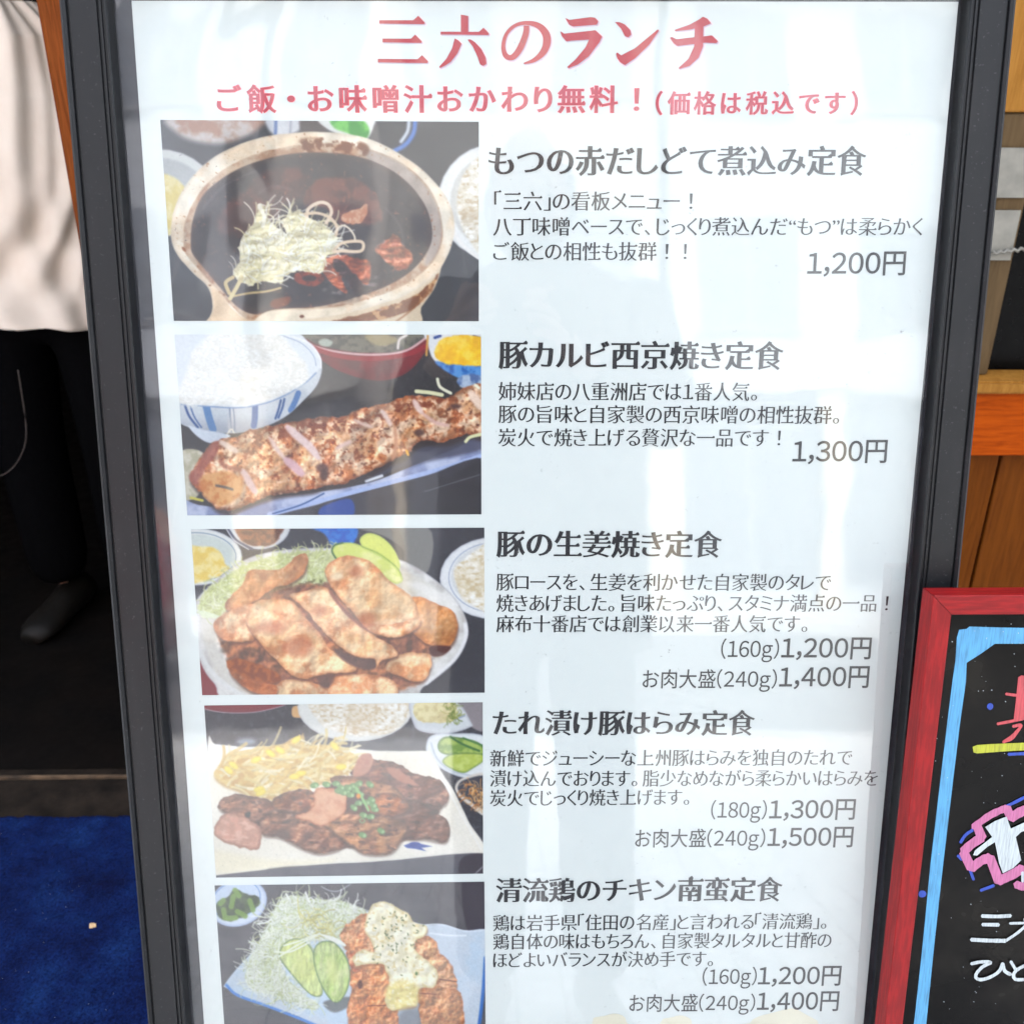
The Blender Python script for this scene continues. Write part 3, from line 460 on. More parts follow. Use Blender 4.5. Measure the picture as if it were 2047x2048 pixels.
    cm = s.mask([(520, 600), (650, 480), (790, 820), (700, 820)], 8) + s.mask([(735, 600), (800, 495), (870, 505), (960, 690), (900, 875), (850, 875)], 8); s.relief(cm, 40, .22, 71, 1.3, .6); s.grain(cm, (232, 232, 178), 26, .62, .74, .5, 72, 2, 1.4, .6)
    for q in [(640, 640, 30, 80, -.4), (850, 680, 36, 90, -.1)]: s.ell(q[0], q[1], q[2], q[3], (216, 222, 150), rot=q[4], soft=24, alpha=.7)
    for q in [([(510, 590), (620, 520), (720, 470), (770, 440)]), ([(540, 520), (640, 490), (740, 450)]), ([(480, 560), (580, 560), (700, 500)]), ([(780, 450), (860, 480), (930, 520)])]: s.line(q, 11, (236, 240, 220))
    s.fill([(780, 450), (850, 462), (910, 490), (940, 522), (870, 500)], (238, 240, 232), soft=4)
    # tartar sauce
    ts = [(1070, 340), (1100, 265), (1150, 240), (1220, 245), (1290, 290), (1340, 310), (1380, 370), (1460, 400), (1440, 460), (1390, 480), (1380, 540), (1440, 600), (1510, 660), (1530, 720), (1500, 790), (1420, 790), (1390, 850), (1390, 905), (1300, 920), (1230, 935), (1190, 870), (1220, 760), (1200, 690), (1170, 640), (1080, 640), (1000, 650), (985, 590), (1050, 545), (1120, 560), (1090, 470), (1060, 420)]
    s.fill([(x + 4, y + 14) for x, y in ts], (150, 96, 60), soft=10, alpha=.6); s.fill(ts, (246, 236, 200), soft=5, edge=(214, 190, 130), ew=24, ea=.6, warp=7, ws=40, var=(252, 246, 222), vs=60, seed=46)
    s.fill([(1210, 780), (1300, 740), (1400, 780), (1385, 900), (1240, 925), (1200, 860)], (240, 222, 140), soft=22, alpha=.8, warp=10)
    mt = s.mask(ts, 8, 7, 40, 46); s.grain(mt, (214, 186, 122), 26, .6, .74, .6, 48); s.grain(mt, (252, 246, 222), 18, .62, .76, .7, 49, 3); s.relief(mt, 70, .16, 51, spec=.3)
    r = random.Random(8)
    for k in range(75):
        x = r.gauss(1250, 110); y = r.gauss(430, 110)
        if x < 1080 or x > 1450 or y < 300: continue
        a = r.uniform(0, 3.1); l = r.uniform(6, 13); s.line([(x, y), (x + math.cos(a) * l, y + math.sin(a) * l)], 6, (74, 92, 52), sm=False, soft=2.5)
    s.ell(1392, 700, 9, 12, (90, 120, 60), soft=4)
    return s.done()
# ---------------------------------------------------------------- helpers
def lin(c): 
    c = np.asarray(c, float) / 255.0
    return np.where(c <= 0.04045, c / 12.92, ((c + 0.055) / 1.055) ** 2.4)
def rgb(*c): return tuple(float(v) for v in lin(c)) + (1.0,)
# lean sign frame: plane point for a photo pixel at height n over the poster, in sign-local metres
SO = CAM + FWD * DIST
tb = SO.z / SU_.z; BASE = SO - SU_ * tb; BASE.x = 0
SIGN = Matrix((SX_, SU_, SN_)).transposed().to_4x4(); SIGN.translation = BASE; SIGNI = SIGN.inverted()
def P(px, py, n=0.0):
    d = ray(px, py); o = BASE + SN_ * n; t = (o - CAM).dot(SN_) / d.dot(SN_)
    return SIGNI @ (CAM + d * t)
def at(px, py, y=None, z=None):
    d = ray(px, py); t = (y - CAM.y) / d.y if y is not None else (z - CAM.z) / d.z
    return CAM + d * t
class NT:
    def __init__(s, name):
        s.m = bpy.data.materials.new(name); s.m.use_nodes = True; s.t = s.m.node_tree; s.b = s.t.nodes['Principled BSDF']
    def n(s, kind, **k):
        o = s.t.nodes.new('ShaderNode' + kind)
        for a, v in k.items():
            if a in o.inputs.keys(): s.put(o.inputs[a], v)
            elif a.startswith('i') and a[1:].isdigit(): s.put(o.inputs[int(a[1:])], v)
            else: setattr(o, a, v)
        return o
    def put(s, sock, v):
        if isinstance(v, bpy.types.NodeSocket): s.t.links.new(v, sock)
        elif isinstance(v, bpy.types.Node): s.t.links.new(v.outputs[0], sock)
        else: sock.default_value = v
    def set(s, **k):
        for a, v in k.items(): s.put(s.b.inputs[a.replace('_', ' ')], v)
        return s
    def coord(s, scale=(1, 1, 1), obj=True):
        tc = s.n('TexCoord'); mp = s.n('Mapping'); s.t.links.new(tc.outputs['Object'], mp.inputs[0]); mp.inputs['Scale'].default_value = scale; return mp
    def noise(s, sc, vec=None, detail=4, rough=.55, dist=0):
        o = s.n('TexNoise'); o.inputs['Scale'].default_value = sc; o.inputs['Detail'].default_value = detail; o.inputs['Roughness'].default_value = rough; o.inputs['Distortion'].default_value = dist
        if vec: s.t.links.new(vec.outputs[0], o.inputs['Vector'])
        return o
    def ramp(s, fac, stops):
        o = s.n('ValToRGB'); s.put(o.inputs[0], fac); e = o.color_ramp.elements
        while len(e) < len(stops): e.new(.5)
        for i, (p, c) in enumerate(stops): e[i].position = p; e[i].color = c
        return o
    def mix(s, fac, a, b):
        o = s.n('Mix'); o.data_type = 'RGBA'; s.put(o.inputs[0], fac); s.put(o.inputs[6], a); s.put(o.inputs[7], b); return o.outputs[2]
    def bump(s, h, strength=.3, dist=.001):
        o = s.n('Bump'); s.put(o.inputs['Height'], h); o.inputs['Strength'].default_value = strength; o.inputs['Distance'].default_value = dist; s.put(s.b.inputs['Normal'], o); return o
def plain(name, col, rough=.5, var=.15, sc=60, metal=0, bump=.1, spec=.5, bd=.0005, stretch=(1, 1, 1)):
    col = [c * AF for c in col[:3]]
    t = NT(name); c = t.coord(stretch); n = t.noise(sc, c, 6)
    d = tuple(v * (1 - var) for v in col[:3]) + (1,); l = tuple(min(1, v * (1 + var)) for v in col[:3]) + (1,)
    t.set(Base_Color=t.ramp(n, [(.3, d), (.7, l)]), Metallic=metal); t.b.inputs['Specular IOR Level'].default_value = spec
    n2 = t.noise(sc * 3, c, 4); t.set(Roughness=t.ramp(n2, [(.3, (rough * .85,) * 3 + (1,)), (.7, (min(1, rough * 1.15),) * 3 + (1,))]))
    if bump: t.bump(n2, bump, bd)
    return t.m
def mesh(name, V, Fc, mat=None, parent=None, smooth=False, loc=None):
    me = bpy.data.meshes.new(name); me.from_pydata([tuple(v) for v in V], [], Fc); me.update()
    if smooth: me.polygons.foreach_set('use_smooth', [True] * len(me.polygons))
    o = bpy.data.objects.new(name, me); COL.objects.link(o)
    if mat: me.materials.append(mat)
    if parent: o.parent = parent
    if loc: o.location = loc
    return o
def frombm(name, bm, mat=None, parent=None, smooth=False):
    me = bpy.data.meshes.new(name); bm.to_mesh(me); bm.free()
    if smooth: me.polygons.foreach_set('use_smooth', [True] * len(me.polygons))
    o = bpy.data.objects.new(name, me); COL.objects.link(o)
    if mat: me.materials.append(mat)
    if parent: o.parent = parent
    return o
def tag(o, label=None, cat=None, group=None, kind=None):
    if label: o['label'] = label
    if cat: o['category'] = cat
    if group: o['group'] = group
    if kind: o['kind'] = kind
    return o
def empty(name, mat=None, label=None, cat=None, group=None, loc=None):
    o = bpy.data.objects.new(name, None); o.empty_display_size = .05; COL.objects.link(o)
    if mat is not None: o.matrix_world = mat
    if loc is not None: o.location = loc
    return tag(o, label, cat, group)
def box(name, a, b, mat, parent=None, bev=.0, seg=2):
    bm = bmesh.new(); bmesh.ops.create_cube(bm, size=1)
    for v in bm.verts: v.co = Vector((a[i] + (b[i] - a[i]) * (v.co[i] + .5) for i in range(3)))
    if bev: bmesh.ops.bevel(bm, geom=bm.edges[:], offset=bev, segments=seg, affect='EDGES')
    bmesh.ops.recalc_face_normals(bm, faces=bm.faces)
    return frombm(name, bm, mat, parent, smooth=False)
def tube(name, pts, r, mat, parent=None, seg=8, closed=False, rads=None):
    pts = [Vector(p) for p in pts]; V = []; Fc = []; n = len(pts); up = Vector((0, 0, 1))
    for i, p in enumerate(pts):
        t = (pts[min(i + 1, n - 1)] - pts[max(i - 1, 0)]).normalized(); a = t.cross(up)
        if a.length < .1: a = t.cross(Vector((1, 0, 0)))
        a.normalize(); b = t.cross(a); rr = rads[i] if rads else r
        for k in range(seg): an = 2 * math.pi * k / seg; V.append(p + a * math.cos(an) * rr + b * math.sin(an) * rr)
    for i in range(n - 1):
        for k in range(seg): Fc.append((i * seg + k, i * seg + (k + 1) % seg, (i + 1) * seg + (k + 1) % seg, (i + 1) * seg + k))
    Fc.append(tuple(range(seg))[::-1]); Fc.append(tuple((n - 1) * seg + k for k in range(seg)))
    return mesh(name, V, Fc, mat, parent, True)
def loft(name, rings, mat, parent=None, cap=True, smooth=True):
    V = [p for r in rings for p in r]; m = len(rings[0]); Fc = []
    for i in range(len(rings) - 1):
        for k in range(m): Fc.append((i * m + k, i * m + (k + 1) % m, (i + 1) * m + (k + 1) % m, (i + 1) * m + k))
    if cap: Fc.append(tuple(range(m))[::-1]); Fc.append(tuple((len(rings) - 1) * m + k for k in range(m)))
    return mesh(name, V, Fc, mat, parent, smooth)

# ---------------------------------------------------------------- lettering: glyph outlines, re-weighted into a Mincho contrast
_gc = {}; _gm = {}
def outline(ch):
    if ch in _gc: return _gc[ch]
    c = bpy.data.curves.new('t', 'FONT'); c.body = ch; o = bpy.data.objects.new('t', c); COL.objects.link(o)
    dg = bpy.context.evaluated_depsgraph_get(); dg.update(); cv = o.evaluated_get(dg).to_curve(dg); out = []
    for s in cv.splines:
        B = s.bezier_points; pts = []; n = len(B)
        for i in range(n):
            a, b = B[i], B[(i + 1) % n]; p0, p1, p2, p3 = a.co, a.handle_right, b.handle_left, b.co
            st = ((p1 - p0).cross(p3 - p0).length + (p2 - p0).cross(p3 - p0).length) < 1e-5
            k = 1 if st else 5
            for j in range(k):
                t = j / k; q = p0 * (1 - t) ** 3 + p1 * 3 * t * (1 - t) ** 2 + p2 * 3 * t * t * (1 - t) + p3 * t ** 3; pts.append((q.x, q.y))
        c2 = [pts[0]]
        for p in pts[1:]:
            if math.hypot(p[0] - c2[-1][0], p[1] - c2[-1][1]) > 1e-4: c2.append(p)
        if math.hypot(c2[0][0] - c2[-1][0], c2[0][1] - c2[-1][1]) < 1e-4: c2.pop()
        if len(c2) > 2: out.append(np.array(c2))
    bpy.data.objects.remove(o); bpy.data.curves.remove(c)
    _gc[ch] = out; return out
STY = {'head': (.037, -.006, .8), 'body': (.011, -.010, .7), 'title': (.036, .004, 1.), 'price': (.012, .010, 0), 'small': (.004, .002, 0), 'sub': (.018, -.004, .4)}
def glyph(ch, style):
    k = (ch, style)
    if k in _gm: return _gm[k]
    a, b, uro = STY[style]; cs = outline(ch)
    if not cs: _gm[k] = None; return None
    area = lambda p: 0.5 * float(np.sum(p[:, 0] * np.roll(p[:, 1], -1) - np.roll(p[:, 0], -1) * p[:, 1]))
    big = max(cs, key=lambda p: abs(area(p))); sg = 1 if area(big) > 0 else -1
    allp = []
    for p in cs:
        q = np.roll(p, -1, 0); e = q - p; L = np.hypot(e[:, 0], e[:, 1]) + 1e-9; nrm = np.stack([e[:, 1], -e[:, 0]], 1) / L[:, None] * sg
        d = a * nrm[:, 0] ** 2 + b * nrm[:, 1] ** 2; N = len(p); out = []
        for i in range(N):
            n1, n2, d1, d2 = nrm[i - 1], nrm[i], d[i - 1], d[i]; det = n1[0] * n2[1] - n1[1] * n2[0]
            if abs(det) < .3: v = (n1 * d1 + n2 * d2) / 2; s2 = 1 / max(.5, np.dot((n1 + n2) / 2, (n1 + n2) / 2)); v = v * min(s2, 1.3)
            else: v = np.array([d1 * n2[1] - d2 * n1[1], n1[0] * d2 - n2[0] * d1]) / det
            m = np.hypot(*v); v = v * min(1, .06 / m) if m > 0 else v
            out.append(p[i] + v)
        res = []
        for i in range(N):
            res.append(out[i])
            if uro and N >= 4:
                j = (i + 1) % N; e1 = out[j] - out[i]; h = abs(e1[1])
                if abs(e1[0]) < .12 * h and .025 < h < .11 and nrm[i][0] > .95:
                    pe = out[i] - out[i - 1]; ne = out[(j + 1) % N] - out[j]
                    if abs(pe[1]) < .12 * abs(pe[0]) + .004 and abs(ne[1]) < .12 * abs(ne[0]) + .004 and abs(pe[0]) > .12 and abs(ne[0]) > .12:
                        s_ = uro if uro < 1 else .8
                        up = e1[1] > 0; T = out[j] if up else out[i]
                        tri = [T + (.015, 0), T + (-.035 * s_ * 1.6, .06 * s_ * 1.5), T + (-.11 * s_ * 1.6, .0)]
                        if up: res += tri; out[j] = T + (-.12 * s_ * 1.6, 0)
                        else: res.pop(); res += tri[::-1]
        allp.append(np.array(res))
    # constrained triangulation, kept where the winding number is not zero (strokes may cross after the change of weight)
    VV = np.concatenate(allp); ED = []; c = 0
    for q in allp: ED += [(c + i, c + (i + 1) % len(q)) for i in range(len(q))]; c += len(q)
    rv, _, rf, _, _, _ = delaunay_2d_cdt([Vector(v) for v in VV], ED, [], 0, 1e-6)
    V = np.array([tuple(v) for v in rv]); T_ = np.array([f for f in rf if len(f) == 3]); cen = V[T_].mean(1); wn_ = np.zeros(len(cen))
    for q in allp:
        a_ = q; b_ = np.roll(q, -1, 0)
        ax_, ay_, bx_, by_ = a_[:, 0][:, None], a_[:, 1][:, None], b_[:, 0][:, None], b_[:, 1][:, None]; X = cen[:, 0][None]; Y = cen[:, 1][None]
        L = (bx_ - ax_) * (Y - ay_) - (X - ax_) * (by_ - ay_)
        wn_ += ((ay_ <= Y) & (by_ > Y) & (L > 0)).sum(0) - ((ay_ > Y) & (by_ <= Y) & (L < 0)).sum(0)
    Fc = [tuple(int(i) for i in f) for f, w in zip(T_, wn_ * sg) if w > .5]
    x0 = min(p[:, 0].min() for p in allp); x1 = max(p[:, 0].max() for p in allp)
    _gm[k] = (V, Fc, x0, x1); return _gm[k]
NARROW = set('、。「」（）()・！!,“”')
def is_kana(c): return '\u3041' <= c <= '\u30ff'
FULL = {c: chr(ord(c) + 0xFEE0) for c in '0123456789g'}; FULL.update({'(': '（', ')': '）', ',': '，'})
def layout(text, style, track=0.0, prop=True):
    latin = [c in FULL for c in text]; text = ''.join(FULL.get(c, c) for c in text)
    x = 0; items = []; ink0 = None; ink1 = 0
    for ch, lt in zip(text, latin):
        g = glyph(ch, style)
        if g is None: x += .3; continue
        V, Fc, x0, x1 = g; w = x1 - x0
        if lt: adv = w + (.10 if ch in '（）' else .075); off = .04 - x0
        elif ch in '、。': adv = w + .34; off = .06 - x0
        elif ch == '「': adv = w + .08; off = .02 - x0
        elif ch == '」': adv = w + .10; off = .04 - x0
        elif ch == '！': adv = .95; off = .44 - x0
        elif ch in '（）()': adv = w + .12; off = .06 - x0
        elif ch in '“”': adv = w + .06; off = .03 - x0
        elif ch == '・': adv = .8; off = .4 - (x0 + x1) / 2
        elif ch.isascii(): adv = w + (.085 if ch != ',' else .12); off = .04 - x0
        elif is_kana(ch) and prop: adv = min(w + .09, 1.0); off = (adv - w) / 2 - x0
        else: adv = 1.0; off = 0.5 - (x0 + x1) / 2 if w > .6 else 0
        if ink0 is None: ink0 = x + off + x0
        ink1 = x + off + x1; items.append((g, x + off)); x += adv + track
    return items, ink0, ink1
def text_line(name, text, x0, x1, yl, yr, em, mat, parent, style, n=.0003, track=0.0, dx=0, dy=0, fat=None, prop=True):
    """text between photo pixels x0..x1 (in the 1931 overview), centre heights yl / yr, kanji size em"""
    k = 2047 / 1931; A = P(x0 * k, yl * k, n); B = P(x1 * k, yr * k, n); T = P(x0 * k, (yl - em / 2) * k, n); Bt = P(x0 * k, (yl + em / 2) * k, n)
    e = T.y - Bt.y; items, i0, i1 = layout(text, style, track, prop); L = (B - A); sx = L.length / (i1 - i0); ax = L.normalized()
    Vs = []; Fs = []; c = 0
    for (V, Fc, _, _), ox in items:
        X = (V[:, 0] + ox - i0) * sx + dx * e; Y = (V[:, 1] - .38) * e + dy * e
        W = np.stack([A.x + ax.x * X - ax.y * Y, A.y + ax.y * X + ax.x * Y, np.full(len(X), n)], 1)
        Vs.append(W); Fs += [tuple(i + c for i in f) for f in Fc]; c += len(V)
    return mesh(name, np.concatenate(Vs), Fs, mat, parent)
# ---------------------------------------------------------------- the street behind the photographer (seen in the cover's reflection)
m_asph = plain('asphalt', (.09, .09, .092, 1), .85, .3, 90, bump=.4, bd=.003)
m_pave = plain('pavement_joint', (.38, .375, .36, 1), .9, .3, 120, bump=.3, bd=.002)
m_tile = plain('paving_block', (.60, .59, .56, 1), .75, .22, 25, bump=.3, bd=.001)
m_sky = None
g = mesh('ground', [(-60, -60, -.13), (60, -60, -.13), (60, 60, -.13), (-60, 60, -.13)], [(0, 1, 2, 3)], m_asph); tag(g, kind='structure')
rd = mesh('road', [(-40, -9.0, -.12), (40, -9.0, -.12), (40, -3.3, -.12), (-40, -3.3, -.12)], [(0, 1, 2, 3)], m_asph); tag(rd, kind='structure')
pv = box('pavement', (-30, -3.2, -.125), (30, 1.50, -.006), m_pave); tag(pv, kind='structure')
kb = box('kerb', (-30, -3.36, -.118), (30, -3.205, .0), plain('kerb_stone', (.36, .35, .34, 1), .8), bev=.01); tag(kb, kind='structure')
me = None; k = 0
for j in range(15):
    for i in range(20):
        y = -3.05 + j * .2; x = -1.0 + i * .1 + 0; yy = y + (.1 if i % 2 else 0)
        if me is None:
            o = box('paving_block', (-.0465, -.0965, -.03), (.0465, .0965, .0), m_tile, bev=.004, seg=1); me = o.data
        else:
            o = bpy.data.objects.new('paving_block', me); COL.objects.link(o)
        o.parent = pv; o.location = (x, yy, RND.uniform(-.001, .0015)); k += 1
# the rest of the paving, too many to lift out one by one
bm = bmesh.new()
for j in range(23):
    for i in range(110):
        x = -5.5 + i * .1; y = -3.05 + j * .2 + (.1 if i % 2 else 0)
        if -1.04 < x < .94 and y < -.1: continue
        if y > 1.4: continue
        vs = [bm.verts.new((x + a * .0465, y + b * .0965, 0)) for a, b in ((-1, -1), (1, -1), (1, 1), (-1, 1))]
        ws = [bm.verts.new((x + a * .0485, y + b * .0985, -.0055)) for a, b in ((-1, -1), (1, -1), (1, 1), (-1, 1))]
        bm.faces.new(vs)
        for q in range(4): bm.faces.new((ws[q], ws[(q + 1) % 4], vs[(q + 1) % 4], vs[q]))
o = frombm('paving_blocks', bm, m_tile, pv); o['kind'] = 'stuff'
far = box('far_pavement', (-30, -12, -.125), (30, -9.0, .0), m_pave); tag(far, kind='structure')

m_wall = plain('render_wall', (.25, .26, .285, 1), .8, .08, 8, bump=.2, bd=.004)
m_beige = plain('beige_pillar', (.40, .35, .27, 1), .7, .08, 10)
m_wing = NT('dark_window'); m_wing.set(Base_Color=(.11, .12, .14, 1), Roughness=.2); m_wing = m_wing.m
m_frm = plain('window_metal', (.18, .18, .19, 1), .4, .1)
def facade(x0, x1, y, h, label, wallmat, cols, floors, pill=True):
    b = empty('building', label=label, cat='building', loc=(0, 0, 0))
    box('wall', (x0, y - 6, 0), (x1, y, h), wallmat, b)
    n = cols; w = (x1 - x0) / n
    for f in range(floors):
        z0 = 3.4 + f * 2.9
        for c in range(n):
            cx = x0 + (c + .5) * w
            wd = box('window', (cx - w * .3, y - .02, z0 + .3), (cx + w * .3, y + .03, z0 + 1.7), m_wing, b)
            box('frame', (cx - w * .3 - .06, y + .031, z0 + .24), (cx + w * .3 + .06, y + .08, z0 + .3), m_frm, wd); box('frame', (cx - .03, y + .031, z0 + .3), (cx + .03, y + .06, z0 + 1.7), m_frm, wd)
    for c in range(n):
        cx = x0 + (c + .5) * w; s = box('shop_window', (cx - w * .42, y - .02, .25), (cx + w * .42, y + .04, 2.6), m_wing, b)
        box('frame', (cx - .03, y + .041, .25), (cx + .03, y + .07, 2.6), m_frm, s)
    if pill:
        for c in range(n + 1): cx = x0 + c * w; box('pillar', (cx - .16, y + .002, 0), (cx + .16, y + .22, 3.1), m_beige, b, .01)
    box('band', (x0, y + .003, 2.75), (x1, y + .3, 3.1), wallmat, b); box('cornice', (x0 - .1, y - 6.1, h), (x1 + .1, y + .2, h + .25), wallmat, b)
    return b
facade(-11, -3.2, -11.5, 11.5, 'pale grey building with beige ground floor pillars across the street', m_wall, 4, 2)
facade(-2.9, 2.2, -11.2, 10.6, 'cream building across the street behind the photographer', plain('cream_wall', (.27, .265, .25, 1), .8, .08, 8), 3, 2)
facade(2.4, 11, -11.6, 8.5, 'white tiled building across the street, reflected at the right', plain('white_wall', (.29, .31, .33, 1), .6, .06, 8), 4, 2)
facade(-24, -11.2, -11.4, 12, 'tall grey building far along the street, reflected at the left', m_wall, 5, 3)
facade(11.3, 24, -11.4, 11, 'tall grey building at the far right end of the street', m_wall, 5, 3)
# pole
up = empty('utility_pole', label='round concrete utility pole with a dark band at the far kerb', cat='utility pole', loc=(-1.25, -3.75 - 5.6, 0))
tube('pole', [(0, 0, 0), (0, 0, 9)], .15, plain('concrete', (.34, .32, .30, 1), .85, .12, 14), up, 16, rads=[.17, .12]); tube('band', [(0, 0, 1.6), (0, 0, 2.3)], .18, plain('band_paint', (.04, .04, .045, 1), .5), up, 16)
for z in (7.2, 7.9): box('crossarm', (-.9, -.05, z), (.9, .05, z + .1), m_frm, up)
for i, x in enumerate((-.8, -.3, .4, .85)):
    w = tube('cable', [(x * 1 - 1.25 + t * 0 - 14 + t * 28 / 16, -9.35, 7.97 + .05 + ((t / 8 - 1) ** 2) * .5 - .0 + x * .12) for t in range(17)], .012, m_frm); tag(w, f'thin black overhead cable, {["lowest", "second lowest", "third", "highest"][i]} of the four on the pole', 'cable', 'overhead cables')
# red car parked along the near kerb
m_red = NT('car_paint'); m_red.set(Base_Color=(.36, .012, .03, 1), Roughness=.25, Coat_Weight=.6); m_red = m_red.m
m_rub = plain('tyre_rubber', (.02, .02, .02, 1), .8); m_rim = plain('wheel_rim', (.5, .5, .52, 1), .3, metal=.8)
car = empty('parked_car', label='small red car parked at the kerb, reflected in the dark margin', cat='car', loc=(-3.9, -5.0, -.12))
prof = [(-1.75, .28), (-1.78, .62), (-1.62, .86), (-1.2, .94), (-.85, 1.0), (-.35, 1.42), (.75, 1.47), (1.35, 1.40), (1.66, 1.0), (1.74, .7), (1.72, .28)]
rings = []
for y, sx, tuck in [(-.8, .96, .0), (-.74, 1.0, .0), (.74, 1.0, 0), (.8, .96, 0)]:
    rings.append([(x * sx, y * (1 if z < 1.02 else .86), z if abs(y) < .78 else .3 + (z - .3) * .97) for x, z in prof])
loft('body', rings, m_red, car)
for s in (-1, 1):
    for q in ([(-.72, 1.03), (-.32, 1.36), (.2, 1.39), (.2, 1.03)], [(.27, 1.03), (.27, 1.39), (.78, 1.40), (1.25, 1.33), (1.45, 1.03)]):
        V = [(x, s * (.80 if z < 1.1 else .69), z) for x, z in q]; V2 = [(x, s * (.775 if z < 1.1 else .67), z) for x, z in q]; n = len(q)
        mesh('side_window', V + V2, [tuple(range(n)), tuple(range(n, 2 * n))[::-1]] + [(i, i + n, (i + 1) % n + n, (i + 1) % n) for i in range(n)], m_wing, car)
    for x in (-1.1, 1.1):
        w = tube('wheel', [(x, s * .66, .3), (x, s * .82, .3)], .3, m_rub, car, 24); tube('rim', [(x, s * .80, .3), (x, s * .825, .3)], .19, m_rim, w, 20)
    tube('headlight', [(-1.79, s * .55, .68), (-1.7, s * .55, .68)], .09, m_rim, car, 12)
box('bumper', (-1.84, -.74, .3), (-1.74, .74, .5), m_frm, car, .02)
# ---------------------------------------------------------------- the shop: front, doorway, floor, mat
FY = 1.55
def wood(name, dark, light, scale=14, stretch=(1, 1, 14), rough=.5, coat=.0):
    dark = tuple(c * AF for c in dark[:3]) + (1,); light = tuple(c * AF for c in light[:3]) + (1,)
    t = NT(name); c = t.coord(stretch); n = t.noise(scale, c, 8, .6, 1.2); n2 = t.noise(scale * 6, c, 4, .7)
    f = t.n('Math', operation='ADD', i0=n, i1=t.n('Math', operation='MULTIPLY', i0=n2, i1=.35))
    t.set(Base_Color=t.ramp(f, [(.45, dark), (.62, tuple((a + b) / 2 for a, b in zip(dark, light))), (.85, light)]), Roughness=rough); t.b.inputs['Specular IOR Level'].default_value = .05
    t.bump(f, .25, .001); return t.m
m_rail = wood('rail_wood', (.15, .019, .0004, 1), (.29, .046, .001, 1), 9, (1.2, 10, 14))
m_panel = wood('panel_wood', (.056, .013, .001, 1), (.10, .027, .002, 1), 8, (10, 10, .8), .5)
m_lightwood = wood('light_wood', (.15, .06, .008, 1), (.24, .11, .022, 1), 8, (10, 10, .8), .5)
m_post = wood('post_wood', (.06, .014, .003, 1), (.14, .036, .007, 1), 12, (12, 12, .8))
m_stile = wood('stile_wood', (.048, .030, .014, 1), (.078, .050, .024, 1), 8, (10, 10, .8), .5)
m_dark = plain('dark_interior', (.003, .0025, .002, 1), .9, .3, 20)
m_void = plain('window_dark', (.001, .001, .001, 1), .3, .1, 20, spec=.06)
pL = at(89, 0, FY).x
pk = [at(89, 0, FY), at(168, 400, FY)]
PX0 = (pk[0].x + pk[1].x) / 2; PX1 = PX0 + .075
sf = empty('shop_front', loc=(0, FY, 0), label='wooden shop front with orange sill rail and brown board panels', cat='shop front')
def L(x, y, z): return (x, y, z)
zt = at(2000, 758, FY - .03).z; zb = at(2000, 912, FY - .03).z
XR = 3.2
box('sill_rail', (PX1, -.03, zb), (XR, .05, zt - .022), m_rail, sf, .003)
box('sill', (PX1, -.045, zt - .0215), (XR, .05, zt), m_lightwood, sf, .004)
jx = [at(2000, 912, FY).x, at(1940, 1179, FY).x]; JX = sum(jx) / 2 + .0
x = JX - .36 * 3
while x < XR:
    box('board', (max(x + .002, PX1), -.0 + RND.uniform(0, .001), 0.02), (min(x + .358, XR), .04, zb - .001), m_panel, sf, .0015); x += .36
box('plinth', (PX1, -.012, 0), (XR, .05, .0195), m_dark, sf)
box('door_post', (PX0, -.04, 0), (PX1 - .001, .06, 2.4), m_post, sf, .004)
sr = at(2015, 560, FY - .01).x; slx = sr - .16
box('window_stile', (slx, -.01, zt + .001), (sr, .04, 1.235), m_stile, sf, .002); box('window_stile', (slx, -.012, 1.237), (sr + .13, .042, 2.4), m_lightwood, sf, .002)
wp = box('window_pane', (sr + .001, .02, zt + .001), (XR, .028, 2.4), m_void, sf)
box('window_pane', (PX1, .02, zt + .001), (slx - .001, .028, 2.4), m_void, sf)
box('upper_wall', (-4.5, -.05, 2.402), (XR, .25, 4.4), plain('upper_wall_paint', (.30, .27, .24, 1), .8), sf)
box('side_wall', (-4.5, -.02, 0), (-2.5, .2, 2.4), m_panel, sf)
box('far_wall', (XR + .001, -.03, 0), (9, .2, 4.4), plain('neighbour_wall', (.34, .33, .32, 1), .8), sf); box('far_wall', (-11, -.03, 0), (-4.501, .2, 4.4), plain('neighbour_wall_left', (.34, .33, .32, 1), .8), sf)
box('light_strip', (PX1, -.02, zt + .34), (PX1, -.02, zt + .34), m_dark, sf) if False else None
# paper notices on the stile
m_paper = plain('paper_note', (.15, .14, .115, 1), .7, .2, 30)
a = at(2012, 295, FY - .013); b = at(2045, 395, FY - .013)
o = box('paper_note', (a.x - .03, FY - .0145, b.z), (a.x + .043, FY - .0125, a.z), m_paper); tag(o, 'blank pale paper slip on the window stile right of the menu frame', 'paper')
b2 = at(2012, 420, FY - .013); c2 = at(2030, 520, FY - .013)
o = box('paper_note', (b2.x - .05, FY - .0145, c2.z), (b2.x + .022, FY - .0125, b2.z), m_paper); tag(o, 'smaller crumpled pale paper slip below the larger one on the window stile', 'paper')
tb_ = [at(1985 + i * 7, 506 - i * 1.0 + (3 if i % 2 else -2), FY - .02) for i in range(14)]
o = tube('cord', tb_, .0028, m_paper, None, 6); tag(o, 'pale knotted cord strung across the dark window', 'cord')
